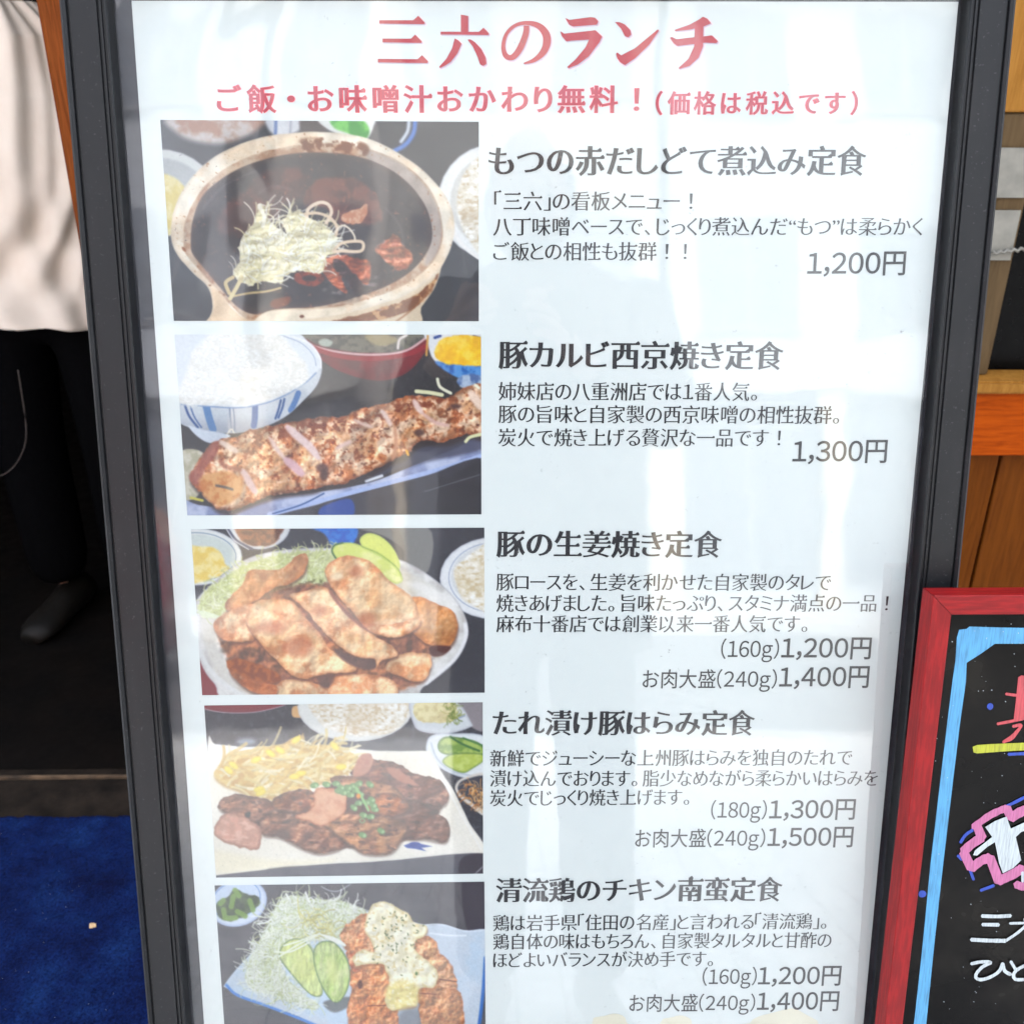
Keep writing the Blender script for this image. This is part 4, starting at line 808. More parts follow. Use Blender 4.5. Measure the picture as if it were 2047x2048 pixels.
# ceiling and room
o = box('room_floor', (-4.5, 1.575, -.1), (3.2, 6, .012), plain('room_floor_stain', (.0020, .0011, .0006, 1), .8, .6, 9, bump=.3, spec=.12)); tag(o, kind='structure')
for nm, A_, B_ in (('room_back_wall', (-4.5, 6, -.1), (3.2, 6.2, 3)), ('room_side_wall', (-4.7, 1.76, -.1), (-4.5, 6.2, 3)), ('room_side_wall', (3.2, 1.76, -.1), (3.4, 6.2, 3)), ('room_ceiling', (-4.5, 1.81, 2.6), (3.2, 6, 2.8))):
    o = box(nm, A_, B_, m_dark); tag(o, kind='structure')
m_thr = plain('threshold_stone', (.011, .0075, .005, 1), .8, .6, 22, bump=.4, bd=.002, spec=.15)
y1 = at(300, 1643, z=0).y; y2 = at(300, 1561, z=0).y
o = box('door_step', (-2.5, y1 - .05, -.02), (PX0, y2 - .002, .008), m_thr, None, .003); tag(o, kind='structure')
o = box('threshold_strip', (-2.5, y2 - .001, -.02), (PX0, y2 + .006, .0115), plain('brass_edge', (.07, .042, .022, 1), .8, .9, 25), None, .001); tag(o, 'worn tan metal edging strip across the dark doorway floor', 'edging strip')
o = box('door_sill_floor', (-2.5, y2 + .0065, -.02), (PX0, 1.5745, .010), m_thr); tag(o, kind='structure')
# blue mat
t = NT('mat_pile'); c = t.coord(); n1 = t.noise(9, c, 5, .6); n2 = t.noise(260, c, 5, .8)
base = t.ramp(n1, [(.3, (.0022, .0050, .034, 1)), (.52, (.0032, .012, .070, 1)), (.75, (.007, .029, .125, 1))]); fine = t.ramp(n2, [(.35, (.12, .12, .14, 1)), (.66, (1.9, 1.9, 1.8, 1))])
mm = t.n('Mix', data_type='RGBA', blend_type='MULTIPLY'); t.put(mm.inputs[0], .85); t.put(mm.inputs[6], base); t.put(mm.inputs[7], fine)
t.set(Base_Color=mm.outputs[2], Roughness=.95); t.b.inputs['Specular IOR Level'].default_value = .1; t.bump(n2, .8, .003); m_mat = t.m
X0, X1, Y0, Y1, st = -1.45, .35, .55, y1, .0055
nx = int((X1 - X0) / st); ny = int((Y1 - Y0) / st); gx, gy = np.meshgrid(np.linspace(X0, X1, nx), np.linspace(Y0, Y1, ny))
gz = .012 + .006 * fbm(gx, gy, .016, 3, 3) + .004 * fbm(gx, gy, .12, 8, 3); gz[0, :] = .001; gz[-1, :] = .001; gz[:, 0] = .001; gz[:, -1] = .001
jr = np.random.RandomState(4); gx[1:-1, 1:-1] += jr.uniform(-.0015, .0015, (ny - 2, nx - 2)); gy[1:-2, 1:-1] += jr.uniform(-.0015, .0015, (ny - 3, nx - 2)); gz[1:-1, 1:-1] += jr.uniform(0, .003, (ny - 2, nx - 2))
def grid(name, G, mat, parent=None, smooth=True, close=False):
    ny, nx = G.shape[:2]; me = bpy.data.meshes.new(name); me.vertices.add(nx * ny); me.vertices.foreach_set('co', G.reshape(-1).astype(np.float32))
    i = np.arange(nx * ny).reshape(ny, nx); q = np.stack([i[:-1, :-1], i[:-1, 1:], i[1:, 1:], i[1:, :-1]], -1).reshape(-1, 4); nq = len(q)
    me.loops.add(nq * 4); me.loops.foreach_set('vertex_index', q.ravel().astype(np.int32)); me.polygons.add(nq); me.polygons.foreach_set('loop_start', np.arange(0, nq * 4, 4, dtype=np.int32))
    me.update(calc_edges=True); me.validate()
    me.polygons.foreach_set('use_smooth', [smooth] * len(me.polygons)); me.materials.append(mat)
    o = bpy.data.objects.new(name, me); COL.objects.link(o)
    if parent: o.parent = parent
    return o
o = grid('door_mat', np.stack([gx, gy, gz], -1), m_mat); tag(o, 'deep blue short pile entrance mat on the ground left of the menu stand', 'door mat')
# crumb and lint
r = random.Random(5); cr = at(185, 1852, z=.02); bm = bmesh.new(); bmesh.ops.create_icosphere(bm, subdivisions=2, radius=.0045)
for v in bm.verts: v.co *= r.uniform(.7, 1.2); v.co.x *= 1.3
for v in bm.verts: v.co += cr
o = frombm('crumb', bm, plain('crumb_tan', (.62, .42, .22, 1), .8)); tag(o, 'small tan crumb lying on the blue mat', 'crumb')
m_lint = plain('lint', (.3, .32, .38, 1), .9); bm = bmesh.new()
for i in range(26):
    p = at(r.uniform(0, 290), r.uniform(1650, 2040), z=.022); mtx = Matrix.Translation(p) @ Matrix.Rotation(r.uniform(0, 3), 4, 'Z') @ Matrix.Diagonal((r.uniform(.4, 1.1), .35, .3, 1)); bmesh.ops.create_icosphere(bm, subdivisions=1, radius=.0008, matrix=mtx)
o = frombm('lint', bm, m_lint); tag(o, 'tiny white lint specks scattered on the blue mat', 'lint', kind='stuff')
# ---------------------------------------------------------------- the framed lunch menu stand
K = 2047 / 1931
t = NT('black_anodised'); c = t.coord((1, .12, 1)); c2 = t.coord((1, 1, 1)); n = t.noise(60, c, 5); n2 = t.noise(420, c2, 2, .5); n3 = t.noise(14, c2, 4, .6)
dust = t.n('Math', operation='MULTIPLY', i0=t.ramp(n2, [(.66, (0, 0, 0, 1)), (.74, (1, 1, 1, 1))]), i1=.22)
scuff = t.n('Math', operation='MULTIPLY', i0=t.ramp(n3, [(.45, (0, 0, 0, 1)), (.8, (1, 1, 1, 1))]), i1=t.ramp(n, [(.4, (.0, .0, .0, 1)), (.7, (.5, .5, .5, 1))]))
base = t.mix(scuff, (.009, .0095, .0105, 1), (.030, .029, .028, 1)); t.set(Base_Color=t.mix(dust, base, (.11, .11, .115, 1)), Roughness=t.ramp(n3, [(.3, (.30,) * 3 + (1,)), (.7, (.46,) * 3 + (1,))]), Specular_IOR_Level=.24); t.bump(n, .12, .0005); m_alu = t.m
sign = empty('menu_stand', SIGN, 'tall black metal poster stand with clear cover holding the lunch menu', 'sign stand')
FN = .0125                                   # frame face over the poster
def fx(px0, px1): # x of a frame line that runs from (px0, 0) to (px1, 2048)
    return P(px0, 0, FN), P(px1, 2048, FN)
li = P(212, 0, FN).x, P(371, 2048, FN).x; lo = P(130, 0, FN).x, P(300, 2048, FN).x; ri = P(1960, 0, FN).x, P(1741, 2048, FN).x; ro = P(2040, 0, FN).x, P(1810, 2048, FN).x
LI = sum(li) / 2; RI = sum(ri) / 2; WB = .0325
TOPI = P(1000, -40, FN).y; BOTI = .20
# cross section from the inner edge outwards: (distance from inner edge, height)
sec = [(0, -.004), (0, FN - .001), (.0006, FN), (.0016, FN), (.0020, FN - .0012), (.0034, FN - .0012), (.0038, FN), (.0050, FN), (.0054, FN - .0014), (.0064, FN - .0014), (.0070, FN + .0002), (.0255, FN + .0006), (.0262, FN - .001), (.0272, FN - .001), (.0278, FN + .0012), (.0300, FN + .0022), (.0318, FN + .0008), (.0325, FN - .003), (.0325, -.012), (0.004, -.012)]
def rail(a, b, out, parent, mat, sec, name='frame_rail', miter=True, gap=.00025):
    a = Vector(a); b = Vector(b); out = Vector(out); along = (b - a).normalized(); R0 = [a + out * d - (along * (d - gap) if miter else along * 0) + Vector((0, 0, h)) for d, h in sec]; R1 = [b + out * d + (along * (d - gap) if miter else along * 0) + Vector((0, 0, h)) for d, h in sec]
    o = loft(name, [R0, R1], mat, parent, True, False); 
    bm = bmesh.new(); bm.from_mesh(o.data); bmesh.ops.recalc_face_normals(bm, faces=bm.faces); bm.to_mesh(o.data); bm.free(); return o
rail((LI, BOTI, 0), (LI, TOPI, 0), (-1, 0, 0), sign, m_alu, sec); rail((RI, BOTI, 0), (RI, TOPI, 0), (1, 0, 0), sign, m_alu, sec)
rail((LI, TOPI, 0), (RI, TOPI, 0), (0, 1, 0), sign, m_alu, sec); rail((LI, BOTI, 0), (RI, BOTI, 0), (0, -1, 0), sign, m_alu, sec)
m_back = plain('backing_black', (.018, .018, .024, 1), .5, .3, 40, bump=.15)
box('backing_board', (LI - .012, BOTI - .012, -.0085), (RI + .012, TOPI + .012, -.0025), m_back, sign)
for x in (LI - .02, RI + .005): box('leg', (x, .0, -.030), (x + .018, TOPI - .02, -.0125), m_alu, sign, .002)
# clear cover: thin polished sheet, slightly wavy
t = NT('clear_cover'); c = t.coord()
w1 = t.noise(3.2, c, 2, .4, 2.2); w2 = t.noise(11, c, 2, .5, 1.5)
wv = t.n('Math', operation='ADD', i0=w1, i1=t.n('Math', operation='MULTIPLY', i0=w2, i1=.12))
bp = t.n('Bump'); t.put(bp.inputs['Height'], wv); bp.inputs['Strength'].default_value = .15; bp.inputs['Distance'].default_value = .004
fr = t.n('Fresnel'); gb = t.n('NewGeometry'); t.put(fr.inputs['IOR'], t.n('MapRange', i0=gb.outputs['Backfacing'], i1=0.0, i2=1.0, i3=1.58, i4=1 / 1.58)); t.put(fr.inputs['Normal'], bp)
fm = t.n('Math', operation='MULTIPLY', i0=fr, i1=COVER_GAIN); fm.use_clamp = True
gl = t.n('BsdfGlossy'); gl.inputs['Roughness'].default_value = .035; gl.inputs['Color'].default_value = (1, 1, 1, 1); t.put(gl.inputs['Normal'], bp)
tr = t.n('BsdfTransparent'); tr.inputs['Color'].default_value = (.90, .915, .905, 1)
mx = t.n('MixShader'); t.put(mx.inputs[0], fm); t.put(mx.inputs[1], tr); t.put(mx.inputs[2], gl)
# dust and specks lying on it
d1 = t.noise(260, c, 3, .6); d2 = t.noise(16, c, 4, .6); d3 = t.noise(900, t.coord((1, 1, 1)), 2, .6)
sp = t.n('Math', operation='MULTIPLY', i0=t.ramp(d1, [(.67, (0, 0, 0, 1)), (.73, (1, 1, 1, 1))]), i1=t.ramp(d2, [(.5, (0, 0, 0, 1)), (.7, (1, 1, 1, 1))]))
hz = t.n('Math', operation='MULTIPLY', i0=t.ramp(d2, [(.3, (.0, .0, .0, 1)), (.8, (.045, .045, .045, 1))]), i1=d3)
df = t.n('BsdfDiffuse'); df.inputs['Color'].default_value = (.25, .24, .24, 1); m2 = t.n('MixShader'); t.put(m2.inputs[0], t.n('Math', operation='MULTIPLY', i0=sp, i1=.5)); t.put(m2.inputs[1], mx); t.put(m2.inputs[2], df)
df2 = t.n('BsdfDiffuse'); df2.inputs['Color'].default_value = (.8, .8, .82, 1); m3 = t.n('MixShader'); t.put(m3.inputs[0], hz); t.put(m3.inputs[1], m2); t.put(m3.inputs[2], df2)
t.t.links.new(m3.outputs[0], t.t.nodes['Material Output'].inputs[0]); m_cover = t.m
# a grid, gently bowed and puckered at the top left corner
nx, ny = 120, 160; gx, gy = np.meshgrid(np.linspace(LI + .0002, RI - .0002, nx), np.linspace(BOTI, TOPI, ny))
ul = np.exp(-(((gx - LI) / .22) ** 2 + ((gy - TOPI) / .20) ** 2)); u = (gx - LI); v = (TOPI - gy)
gz = .0016 + (.00016) * ul * np.sin((u * 1.0 + .25 * v) * 95 + 2 * np.sin(v * 30)) + .0008 * ul + .00025 * fbm(gx, gy, .3, 4, 2) + .0003 * (fbm(gx, gy, .10, 14, 2) - .5) * np.exp(-((gx - LI) / .05) ** 2) + .0003 * (fbm(gx, gy, .12, 24, 2) - .5) * np.exp(-((gx - RI) / .05) ** 2)
grid('clear_cover', np.stack([gx, gy, gz], -1), m_cover, sign)
# ---------------------------------------------------------------- the printed menu
poster = empty('menu_poster', SIGN, 'white Japanese lunch menu poster with five food photos under the clear cover', 'poster')
t = NT('poster_paper'); c = t.coord(); n = t.noise(5, c, 4, .5); n2 = t.noise(500, c, 2, .6)
t.set(Base_Color=t.ramp(n, [(.3, (.545, .585, .575, 1)), (.7, (.58, .615, .60, 1))]), Roughness=.5); t.bump(n2, .12, .0003); m_paper2 = t.m
c0, c1, c2_, c3 = P(263, 1), P(1916, 3), P(1726, 2047), P(408, 2048)
dl = (c3 - c0) / 1.0; dr = (c2_ - c1) / 1.0; e = (c3.y - .235) / abs(dl.y); BL = c3 + dl * e; BR = c2_ + dr * e
o = mesh('paper_sheet', [c0, c1, BR, BL] + [Vector(v) - Vector((0, 0, .0004)) for v in (c0, c1, BR, BL)], [(3, 2, 1, 0), (4, 5, 6, 7), (0, 1, 5, 4), (1, 2, 6, 5), (2, 3, 7, 6), (3, 0, 4, 7)], m_paper2, poster)
# food prints
t = NT('photo_print'); va = t.n('VertexColor', layer_name='Print'); hs = t.n('HueSaturation'); hs.inputs['Saturation'].default_value = 1.08; hs.inputs['Value'].default_value = PRINT_VAL; t.put(hs.inputs['Color'], va)
t.set(Base_Color=hs, Roughness=.45); m_print = t.m
def food(fn, ox, oy, sc, label):
    s = fn(1.0); ny, nx = s.X.shape; px = ox + s.X / sc; py = oy + s.Y / sc
    # pixel -> plane (vectorised)
    D = np.stack([px - CX, py - CY, np.full(px.shape, F)], -1) @ np.array(ROT).T
    nrm = np.array(SN_); o_ = np.array(BASE + SN_ * .0002); cam_ = np.array(CAM); tt = ((o_ - cam_) @ nrm) / (D @ nrm); Wp = cam_ + D * tt[..., None]
    Li = np.array(SIGNI); Lp = Wp @ Li[:3, :3].T + Li[:3, 3]
    ob = grid('food_photo', Lp, m_print, poster, False); ob['label'] = label
    col = np.ones((ny * nx, 4), np.float32); col[:, :3] = lin(np.clip(s.C, 0, 255)).reshape(-1, 3)
    at_ = ob.data.color_attributes.new('Print', 'FLOAT_COLOR', 'POINT'); at_.data.foreach_set('color', col.ravel()); return ob
food(photo_stew, 300, 220, 1931 / 680, 'printed photo of a clay bowl of dark miso stew topped with shredded leek')
food(photo_grill, 320, 640, 1931 / 680, 'printed photo of grilled sliced pork with a striped rice bowl')
food(photo_ginger, 340, 1030, 1931 / 660, 'printed photo of ginger pork on an oval plate with cucumber')
food(photo_skirt, 380, 1380, 1931 / 620, 'printed photo of browned meat with bean sprouts and chopped chives')
food(photo_chicken, 400, 1730, 1931 / 600, 'printed photo of fried chicken under white sauce with shredded cabbage')
# lettering
def ink(name, c, rough=.35): t = NT(name); t.set(Base_Color=c, Roughness=rough); return t.m
k_black = ink('ink_black', (.010, .010, .013, 1)); k_grey = ink('ink_price', (.014, .014, .016, 1)); k_red = ink('ink_red', (.36, .003, .014, 1)); k_pink = ink('ink_pink', (.40, .035, .06, 1)); k_shadow = ink('ink_shadow', (.42, .36, .44, 1)); k_edge = ink('ink_rose_edge', (.66, .03, .05, 1)); k_glow = ink('ink_pale_rose', (.78, .52, .55, 1)); k_soft = ink('ink_soft_shadow', (.58, .54, .60, 1))
STY['wide'] = (.034, .010, .8); STY['wider'] = (.046, .022, .8); STY['sub'] = (.022, -.002, .8)
TITLE = [[(50,55),(238,55),(265,30),(302,68),(298,77),(50,74)], [(68,156),(225,157),(248,134),(286,172),(283,181),(68,177)], [(42,268),(262,270),(286,247),(320,282),(316,292),(42,288)],
 [(500,24),(524,28),(541,32),(541,119),(500,119)], [(388,118),(600,119),(625,96),(656,128),(652,137),(388,134)], [(466,155),(486,166),(505,185),(482,238),(445,285),(410,308),(385,319),(380,312),(420,268),(452,210)], [(536,162),(552,160),(575,174),(612,212),(638,262),(642,296),(624,308),(606,298),(590,252),(566,200)],
 [(1075,42),(1084,46),(1098,53),(1215,38),(1240,41),(1258,60),(1250,80),(1120,90),(1098,80)], [(1048,115),(1070,129),(1200,115),(1242,110),(1280,145),(1265,176),(1205,256),(1145,300),(1095,320),(1085,314),(1135,268),(1188,204),(1206,162),(1110,168),(1082,172),(1056,142)],
 [(1350,65),(1376,66),(1404,78),(1434,108),(1441,134),(1424,150),(1404,142),(1384,102)], [(1355,240),(1362,232),(1384,249),(1460,210),(1550,135),(1586,105),(1592,113),(1540,190),(1462,265),(1405,303),(1378,287),(1362,264)],
 [(1678,108),(1760,80),(1815,50),(1835,35),(1860,47),(1880,72),(1840,90),(1760,108),(1682,116)], [(1652,152),(1664,147),(1690,160),(1790,148),(1850,143),(1884,138),(1918,170),(1910,182),(1850,179),(1694,198),(1672,182)], [(1790,92),(1838,85),(1836,200),(1812,262),(1762,308),(1705,325),(1700,318),(1755,268),(1786,200)]]
_no = smooth([(862,84),(858,130),(832,200),(800,248),(772,262),(745,246),(734,196),(752,130),(800,84),(862,70),(925,84),(966,125),(975,175),(955,230),(905,275),(846,294)], False, 4)
_w = np.interp(np.arange(len(_no)), np.linspace(0, len(_no) - 1, 16), [30,34,36,34,30,28,22,20,20,22,32,42,44,38,24,7]); _t = np.gradient(_no, axis=0); _t /= np.hypot(_t[:, 0], _t[:, 1])[:, None]; _n = np.stack([-_t[:, 1], _t[:, 0]], 1) * _w[:, None] / 2
def title(name, mat, n, ox, oy, grow):
    V = []; Fc = []
    def add(pts, q, dn):
        c = len(V)
        for x, y in pts: V.append(P(740 + (x + ox) / 2.7586, 20 + (y + oy) / 2.7586, n + dn))
        for f in q: Fc.append(tuple(i + c for i in f))
    for k, p in enumerate(TITLE):
        p = np.array(p, float); 
        if grow: c = p.mean(0); d = p - c; p = p + d / np.hypot(d[:, 0], d[:, 1])[:, None] * grow
        add(p, [tuple(range(len(p)))[::-1]], .000004 * k)
    g = 1 + grow / 18; L = len(_no); add(np.concatenate([_no + _n * g, _no - _n * g]), [(i, i + 1, L + i + 1, L + i) for i in range(L - 1)], .00006)
    return mesh(name, V, Fc, mat, poster)
title('title_shadow', k_glow, .00012, 5, 6, 5); title('title_shadow', k_shadow, .0002, 5, 6, 0); title('title_text', k_red, .0003, 0, 0, 0)
for st_, mt_, n_ in (('wider', k_glow, .00018), ('wide', k_edge, .00024), ('sub', k_pink, .0003)):
    nm = 'subtitle_text' if st_ == 'sub' else 'subtitle_outline'
    text_line(nm, 'ご飯・お味噌汁おかわり無料！', 408, 1206, 186, 187, 56, mt_, poster, st_, n_, .12)
    text_line(nm, '（価格は税込です）', 1236, 1618, 194, 194, 47, mt_, poster, st_, n_, .16)
H = [('もつの赤だしどて煮込み定食', 921, 1633, 303, 303, 61), ('豚カルビ西京焼き定食', 940, 1477, 669, 671, 58), ('豚の生姜焼き定食', 936, 1361, 1026, 1027, 55), ('たれ漬け豚はらみ定食', 929, 1423, 1364, 1364, 52), ('清流鶏のチキン南蛮定食', 935, 1475, 1680, 1678, 50)]
for tx, a, b, yl, yr, em in H: text_line('heading_text', tx, a, b, yl, yr, em, k_black, poster, 'head')
B = [('「三六」の看板メニュー！', 932, 1306, 379, 379, 40), ('八丁味噌ベースで、じっくり煮込んだ“もつ”は柔らかく', 930, 1740, 427, 427, 39), ('ご飯との相性も抜群！！', 930, 1295, 474, 474, 39),
     ('姉妹店の八重洲店では1番人気。', 940, 1428, 738, 739, 38.5), ('豚の旨味と自家製の西京味噌の相性抜群。', 940, 1583, 781, 783, 38), ('炭火で焼き上げる贅沢な一品です！', 940, 1472, 825, 826, 38),
     ('豚ロースを、生姜を利かせた自家製のタレで', 936, 1567, 1098, 1099, 36.5), ('焼きあげました。旨味たっぷり、スタミナ満点の一品！', 936, 1675, 1138, 1138, 36.5), ('麻布十番店では創業以来一番人気です。', 936, 1523, 1177, 1177, 36),
     ('新鮮でジューシーな上州豚はらみを独自のたれで', 924, 1607, 1431, 1429, 35), ('漬け込んでおります。脂少なめながら柔らかいはらみを', 924, 1655, 1469, 1468, 35), ('炭火でじっくり焼き上げます。', 924, 1300, 1506, 1504, 34.5),
     ('鶏は岩手県「住田の名産」と言われる「清流鶏」。', 930, 1559, 1742, 1738, 34), ('鶏自体の味はもちろん、自家製タルタルと甘酢の', 930, 1568, 1777, 1774, 33.5), ('ほどよいバランスが決め手です。', 930, 1345, 1812, 1809, 33)]
for tx, a, b, yl, yr, em in B: text_line('description_text', tx, a, b, yl, yr, em, k_black, poster, 'body')
S = [('(160g)', 1360, 1469, 1224, 1224, 44), ('お肉大盛(240g)', 1212, 1465, 1281, 1281, 42), ('(180g)', 1341, 1446, 1528, 1528, 42), ('お肉大盛(240g)', 1198, 1443, 1582, 1581, 41), ('(160g)', 1325, 1427, 1843, 1842, 40), ('お肉大盛(240g)', 1187, 1424, 1893, 1892, 39)]
for tx, a, b, yl, yr, em in S: text_line('portion_text', tx, a, b, yl, yr, em * .93, k_grey, poster, 'small')
Q = [('1,200円', 1523, 1708, 496, 495, 58), ('1,300円', 1495, 1673, 851, 850, 56), ('1,200円', 1474, 1643, 1222, 1222, 53), ('1,400円', 1470, 1639, 1277, 1276, 53), ('1,300円', 1451, 1613, 1527, 1526, 50), ('1,500円', 1448, 1609, 1579, 1578, 50), ('1,200円', 1430, 1586, 1841, 1840, 48), ('1,400円', 1428, 1582, 1889, 1888, 48)]
for tx, a, b, yl, yr, em in Q: text_line('price_text', tx, a, b, yl, yr, em * .9, k_grey, poster, 'price')
# pale yellow printed blossoms that start at the foot of the visible part
k_yel = ink('ink_pale_yellow', (.62, .585, .46, 1))
for cx, cy, r0 in ((1150, 1935, 38), (1275, 1936, 34), (1335, 1950, 30), (1480, 1938, 60), (1420, 1950, 40)):
    V = [P((cx + r0 * (1 + .12 * math.sin(5 * a_ + cx)) * math.cos(a_)) * K, (cy + r0 * .55 * (1 + .12 * math.sin(4 * a_)) * math.sin(a_)) * K, .0002 + .00002 * (cx % 5)) for a_ in np.linspace(0, 2 * math.pi, 33)[:-1]]
    mesh('printed_blossom', V, [tuple(range(32))[::-1]], k_yel, poster)
# ---------------------------------------------------------------- red framed marker board in front, lower right
BL_ = R_(10.8); bU = Vector((0, math.sin(BL_), math.cos(BL_))); bN = Vector((0, -math.cos(BL_), math.sin(BL_)))
# front plane passes in front of the stand
q0 = BASE + SN_ * .050 + SU_ * P(1843, 1179, .05).y     # a point on the sign near the board's top edge
z_ = q0 - bU * (q0.z / bU.z); z_.x = 0
BM = Matrix((SX_, bU, bN)).transposed().to_4x4(); BM.translation = z_; BI = BM.inverted()
def Q(px, py, n=0.0):
    d = ray(px, py); o = z_ + bN * n; t = (o - CAM).dot(bN) / d.dot(bN); return BI @ (CAM + d * t)
def Z(zx, zy, n=0.0): return Q(1700 + zx / 2.1527, 1150 + zy / 2.1514, n)
board = empty('marker_board', BM, 'black marker board in a red wooden frame with coloured hand lettering', 'marker board')
m_redw = NT('red_stain'); c = m_redw.coord((12, 1.2, 12)); n = m_redw.noise(26, c, 6, .6); m_redw.set(Base_Color=m_redw.ramp(n, [(.3, (.15, .002, .003, 1)), (.48, (.19, .003, .004, 1)), (.56, (.24, .004, .005, 1)), (.75, (.27, .006, .007, 1))]), Roughness=.5, Specular_IOR_Level=.25); m_redw.bump(n, .3, .0008); m_redv = m_redw.m
m_redw = NT('red_stain_cross'); c = m_redw.coord((1.2, 12, 12)); n = m_redw.noise(26, c, 6, .6); m_redw.set(Base_Color=m_redw.ramp(n, [(.3, (.15, .002, .003, 1)), (.48, (.19, .003, .004, 1)), (.56, (.24, .004, .005, 1)), (.75, (.27, .006, .007, 1))]), Roughness=.5, Specular_IOR_Level=.25); m_redw.bump(n, .3, .0008); m_redh = m_redw.m
xo = (Z(345, 95).x + Z(160, 1932).x) / 2; xi = (Z(420, 170).x + Z(240, 1932).x) / 2; yt = Z(400, 93).y; yi = Z(500, 172).y; WD = xi - xo
XRt = xo + .46; YB = .16; D_ = .019
secb = [(0, -.0045), (0, -.0006), (.0006, 0), (WD - .0006, 0), (WD, -.0008), (WD, -D_), (.003, -D_)]
rail((xi, YB + WD, 0), (xi, yi, 0), (-1, 0, 0), board, m_redv, secb); rail((XRt - WD, YB + WD, 0), (XRt - WD, yi, 0), (1, 0, 0), board, m_redv, secb)
rail((xi, yi, 0), (XRt - WD, yi, 0), (0, 1, 0), board, m_redh, secb); rail((xi, YB + WD, 0), (XRt - WD, YB + WD, 0), (0, -1, 0), board, m_redh, secb)
t = NT('black_board'); c = t.coord(); n = t.noise(7, c, 4, .6); n2 = t.noise(300, c, 3); t.set(Base_Color=t.ramp(n, [(.35, (.001, .001, .001, 1)), (.55, (.005, .0045, .004, 1)), (.78, (.020, .018, .014, 1))]), Roughness=t.ramp(n, [(.3, (.16,) * 3 + (1,)), (.7, (.30,) * 3 + (1,))])); t.bump(n2, .04, .0004); t.b.inputs['Specular IOR Level'].default_value = .08; m_blk = t.m
box('board_panel', (xi - .004, YB + WD - .004, -.010), (XRt - WD + .004, yi + .004, -.0048), m_blk, board)
for x in (xo + .01, XRt - .03): box('leg', (x, 0, -.034), (x + .02, yi - .05, -.0195), m_redv, board, .002)
NB = -.0048
def marker(name, col):
    t = NT(name); c = t.coord((30, 2, 1)); n = t.noise(24, c, 4, .6); d = tuple(v * .80 for v in col) + (1,); l = tuple(min(1, v * 1.05) for v in col) + (1,); t.set(Base_Color=t.ramp(n, [(.30, tuple(v * .72 for v in d[:3]) + (1,)), (.42, d), (.58, l)]), Roughness=.45); return t.m
c_sky = marker('marker_sky_blue', (.06, .265, .47)); c_pink = marker('marker_pink', (.40, .105, .235)); c_wht = marker('marker_white', (.40, .45, .46)); c_red = marker('marker_coral', (.42, .045, .055)); c_yel = marker('marker_yellow', (.34, .36, .01)); c_blu = marker('marker_blue', (.003, .04, .33))
_lev = [0]
def poly(name, pts, mat, sm=False):
    _lev[0] += 1; n = NB + .0003 + .00003 * _lev[0]
    p = smooth(pts, True, 3) if sm else pts
    return mesh(name, [Z(x, y, n) for x, y in p], [tuple(range(len(p)))[::-1]], mat, board)
def stroke(name, pts, w, mat, sm=True):
    _lev[0] += 1; n = NB + .0003 + .00003 * _lev[0]; p = smooth(pts, False, 6) if sm and len(pts) > 2 else np.array(pts, float); r = random.Random(len(pts) * 7 + int(pts[0][0]))
    t = np.gradient(p, axis=0); t /= np.hypot(t[:, 0], t[:, 1])[:, None] + 1e-9; nn = np.stack([-t[:, 1], t[:, 0]], 1); ww = np.full(len(p), w / 2.0); ww = ww * np.array([1 + r.uniform(-.08, .08) for _ in p]); V = []; 
    a = math.atan2(-t[0][1], -t[0][0]); L_ = [p[i] + nn[i] * ww[i] for i in range(len(p))]; Rr = [p[i] - nn[i] * ww[i] for i in range(len(p))]
    V = [p[0] - t[0] * w * .35] + L_ + [p[-1] + t[-1] * w * .35] + Rr[::-1]; N = len(p); Fc = [(0, 1, 2 * N + 1)] + [(1 + i, 2 + i, 2 * N - i, 2 * N + 1 - i) for i in range(N - 1)] + [(N, N + 1, N + 2)]
    return mesh(name, [Z(x, y, n) for x, y in V], Fc, mat, board)
poly('drawn_border', [(468, 236), (500, 232), (512, 222), (640, 226), (900, 230), (900, 297), (747, 296), (622, 296), (560, 340), (500, 378), (497, 460), (470, 650), (440, 900), (395, 1280), (360, 1600), (325, 1945), (272, 1945), (310, 1600), (345, 1240), (385, 900), (415, 650), (440, 450), (452, 370), (458, 270)], c_sky)
poly('drawn_dot', [(588, 570), (592, 556), (604, 552), (614, 560), (612, 574), (600, 581)], c_blu, True); poly('drawn_dot', [(293, 1375), (300, 1360), (318, 1360), (327, 1373), (318, 1386), (300, 1387)], c_blu, True)
poly('red_lettering', [(722, 440), (736, 432), (760, 436), (780, 500), (770, 622), (703, 620), (712, 540)], c_red); stroke('red_lettering', [(670, 512), (720, 518), (800, 516)], 12, c_red); stroke('red_lettering', [(633, 641), (700, 628), (800, 606)], 12, c_red); stroke('red_lettering', [(700, 652), (735, 648), (700, 690), (658, 720)], 13, c_red); stroke('red_lettering', [(735, 650), (700, 700), (668, 716)], 12, c_red)
poly('yellow_underline', [(526, 740), (545, 732), (600, 728), (900, 716), (900, 750), (700, 757), (545, 768), (530, 764)], c_yel)
for p_, w in (([(680, 772), (750, 769), (900, 762)], 13), ([(668, 998), (740, 962), (800, 930)], 13), ([(474, 1152), (495, 1120), (526, 1098)], 13), ([(462, 1208), (480, 1226)], 12), ([(512, 1262), (530, 1312)], 12), ([(560, 1358), (618, 1337)], 13)): stroke('blue_line', p_, w, c_blu)
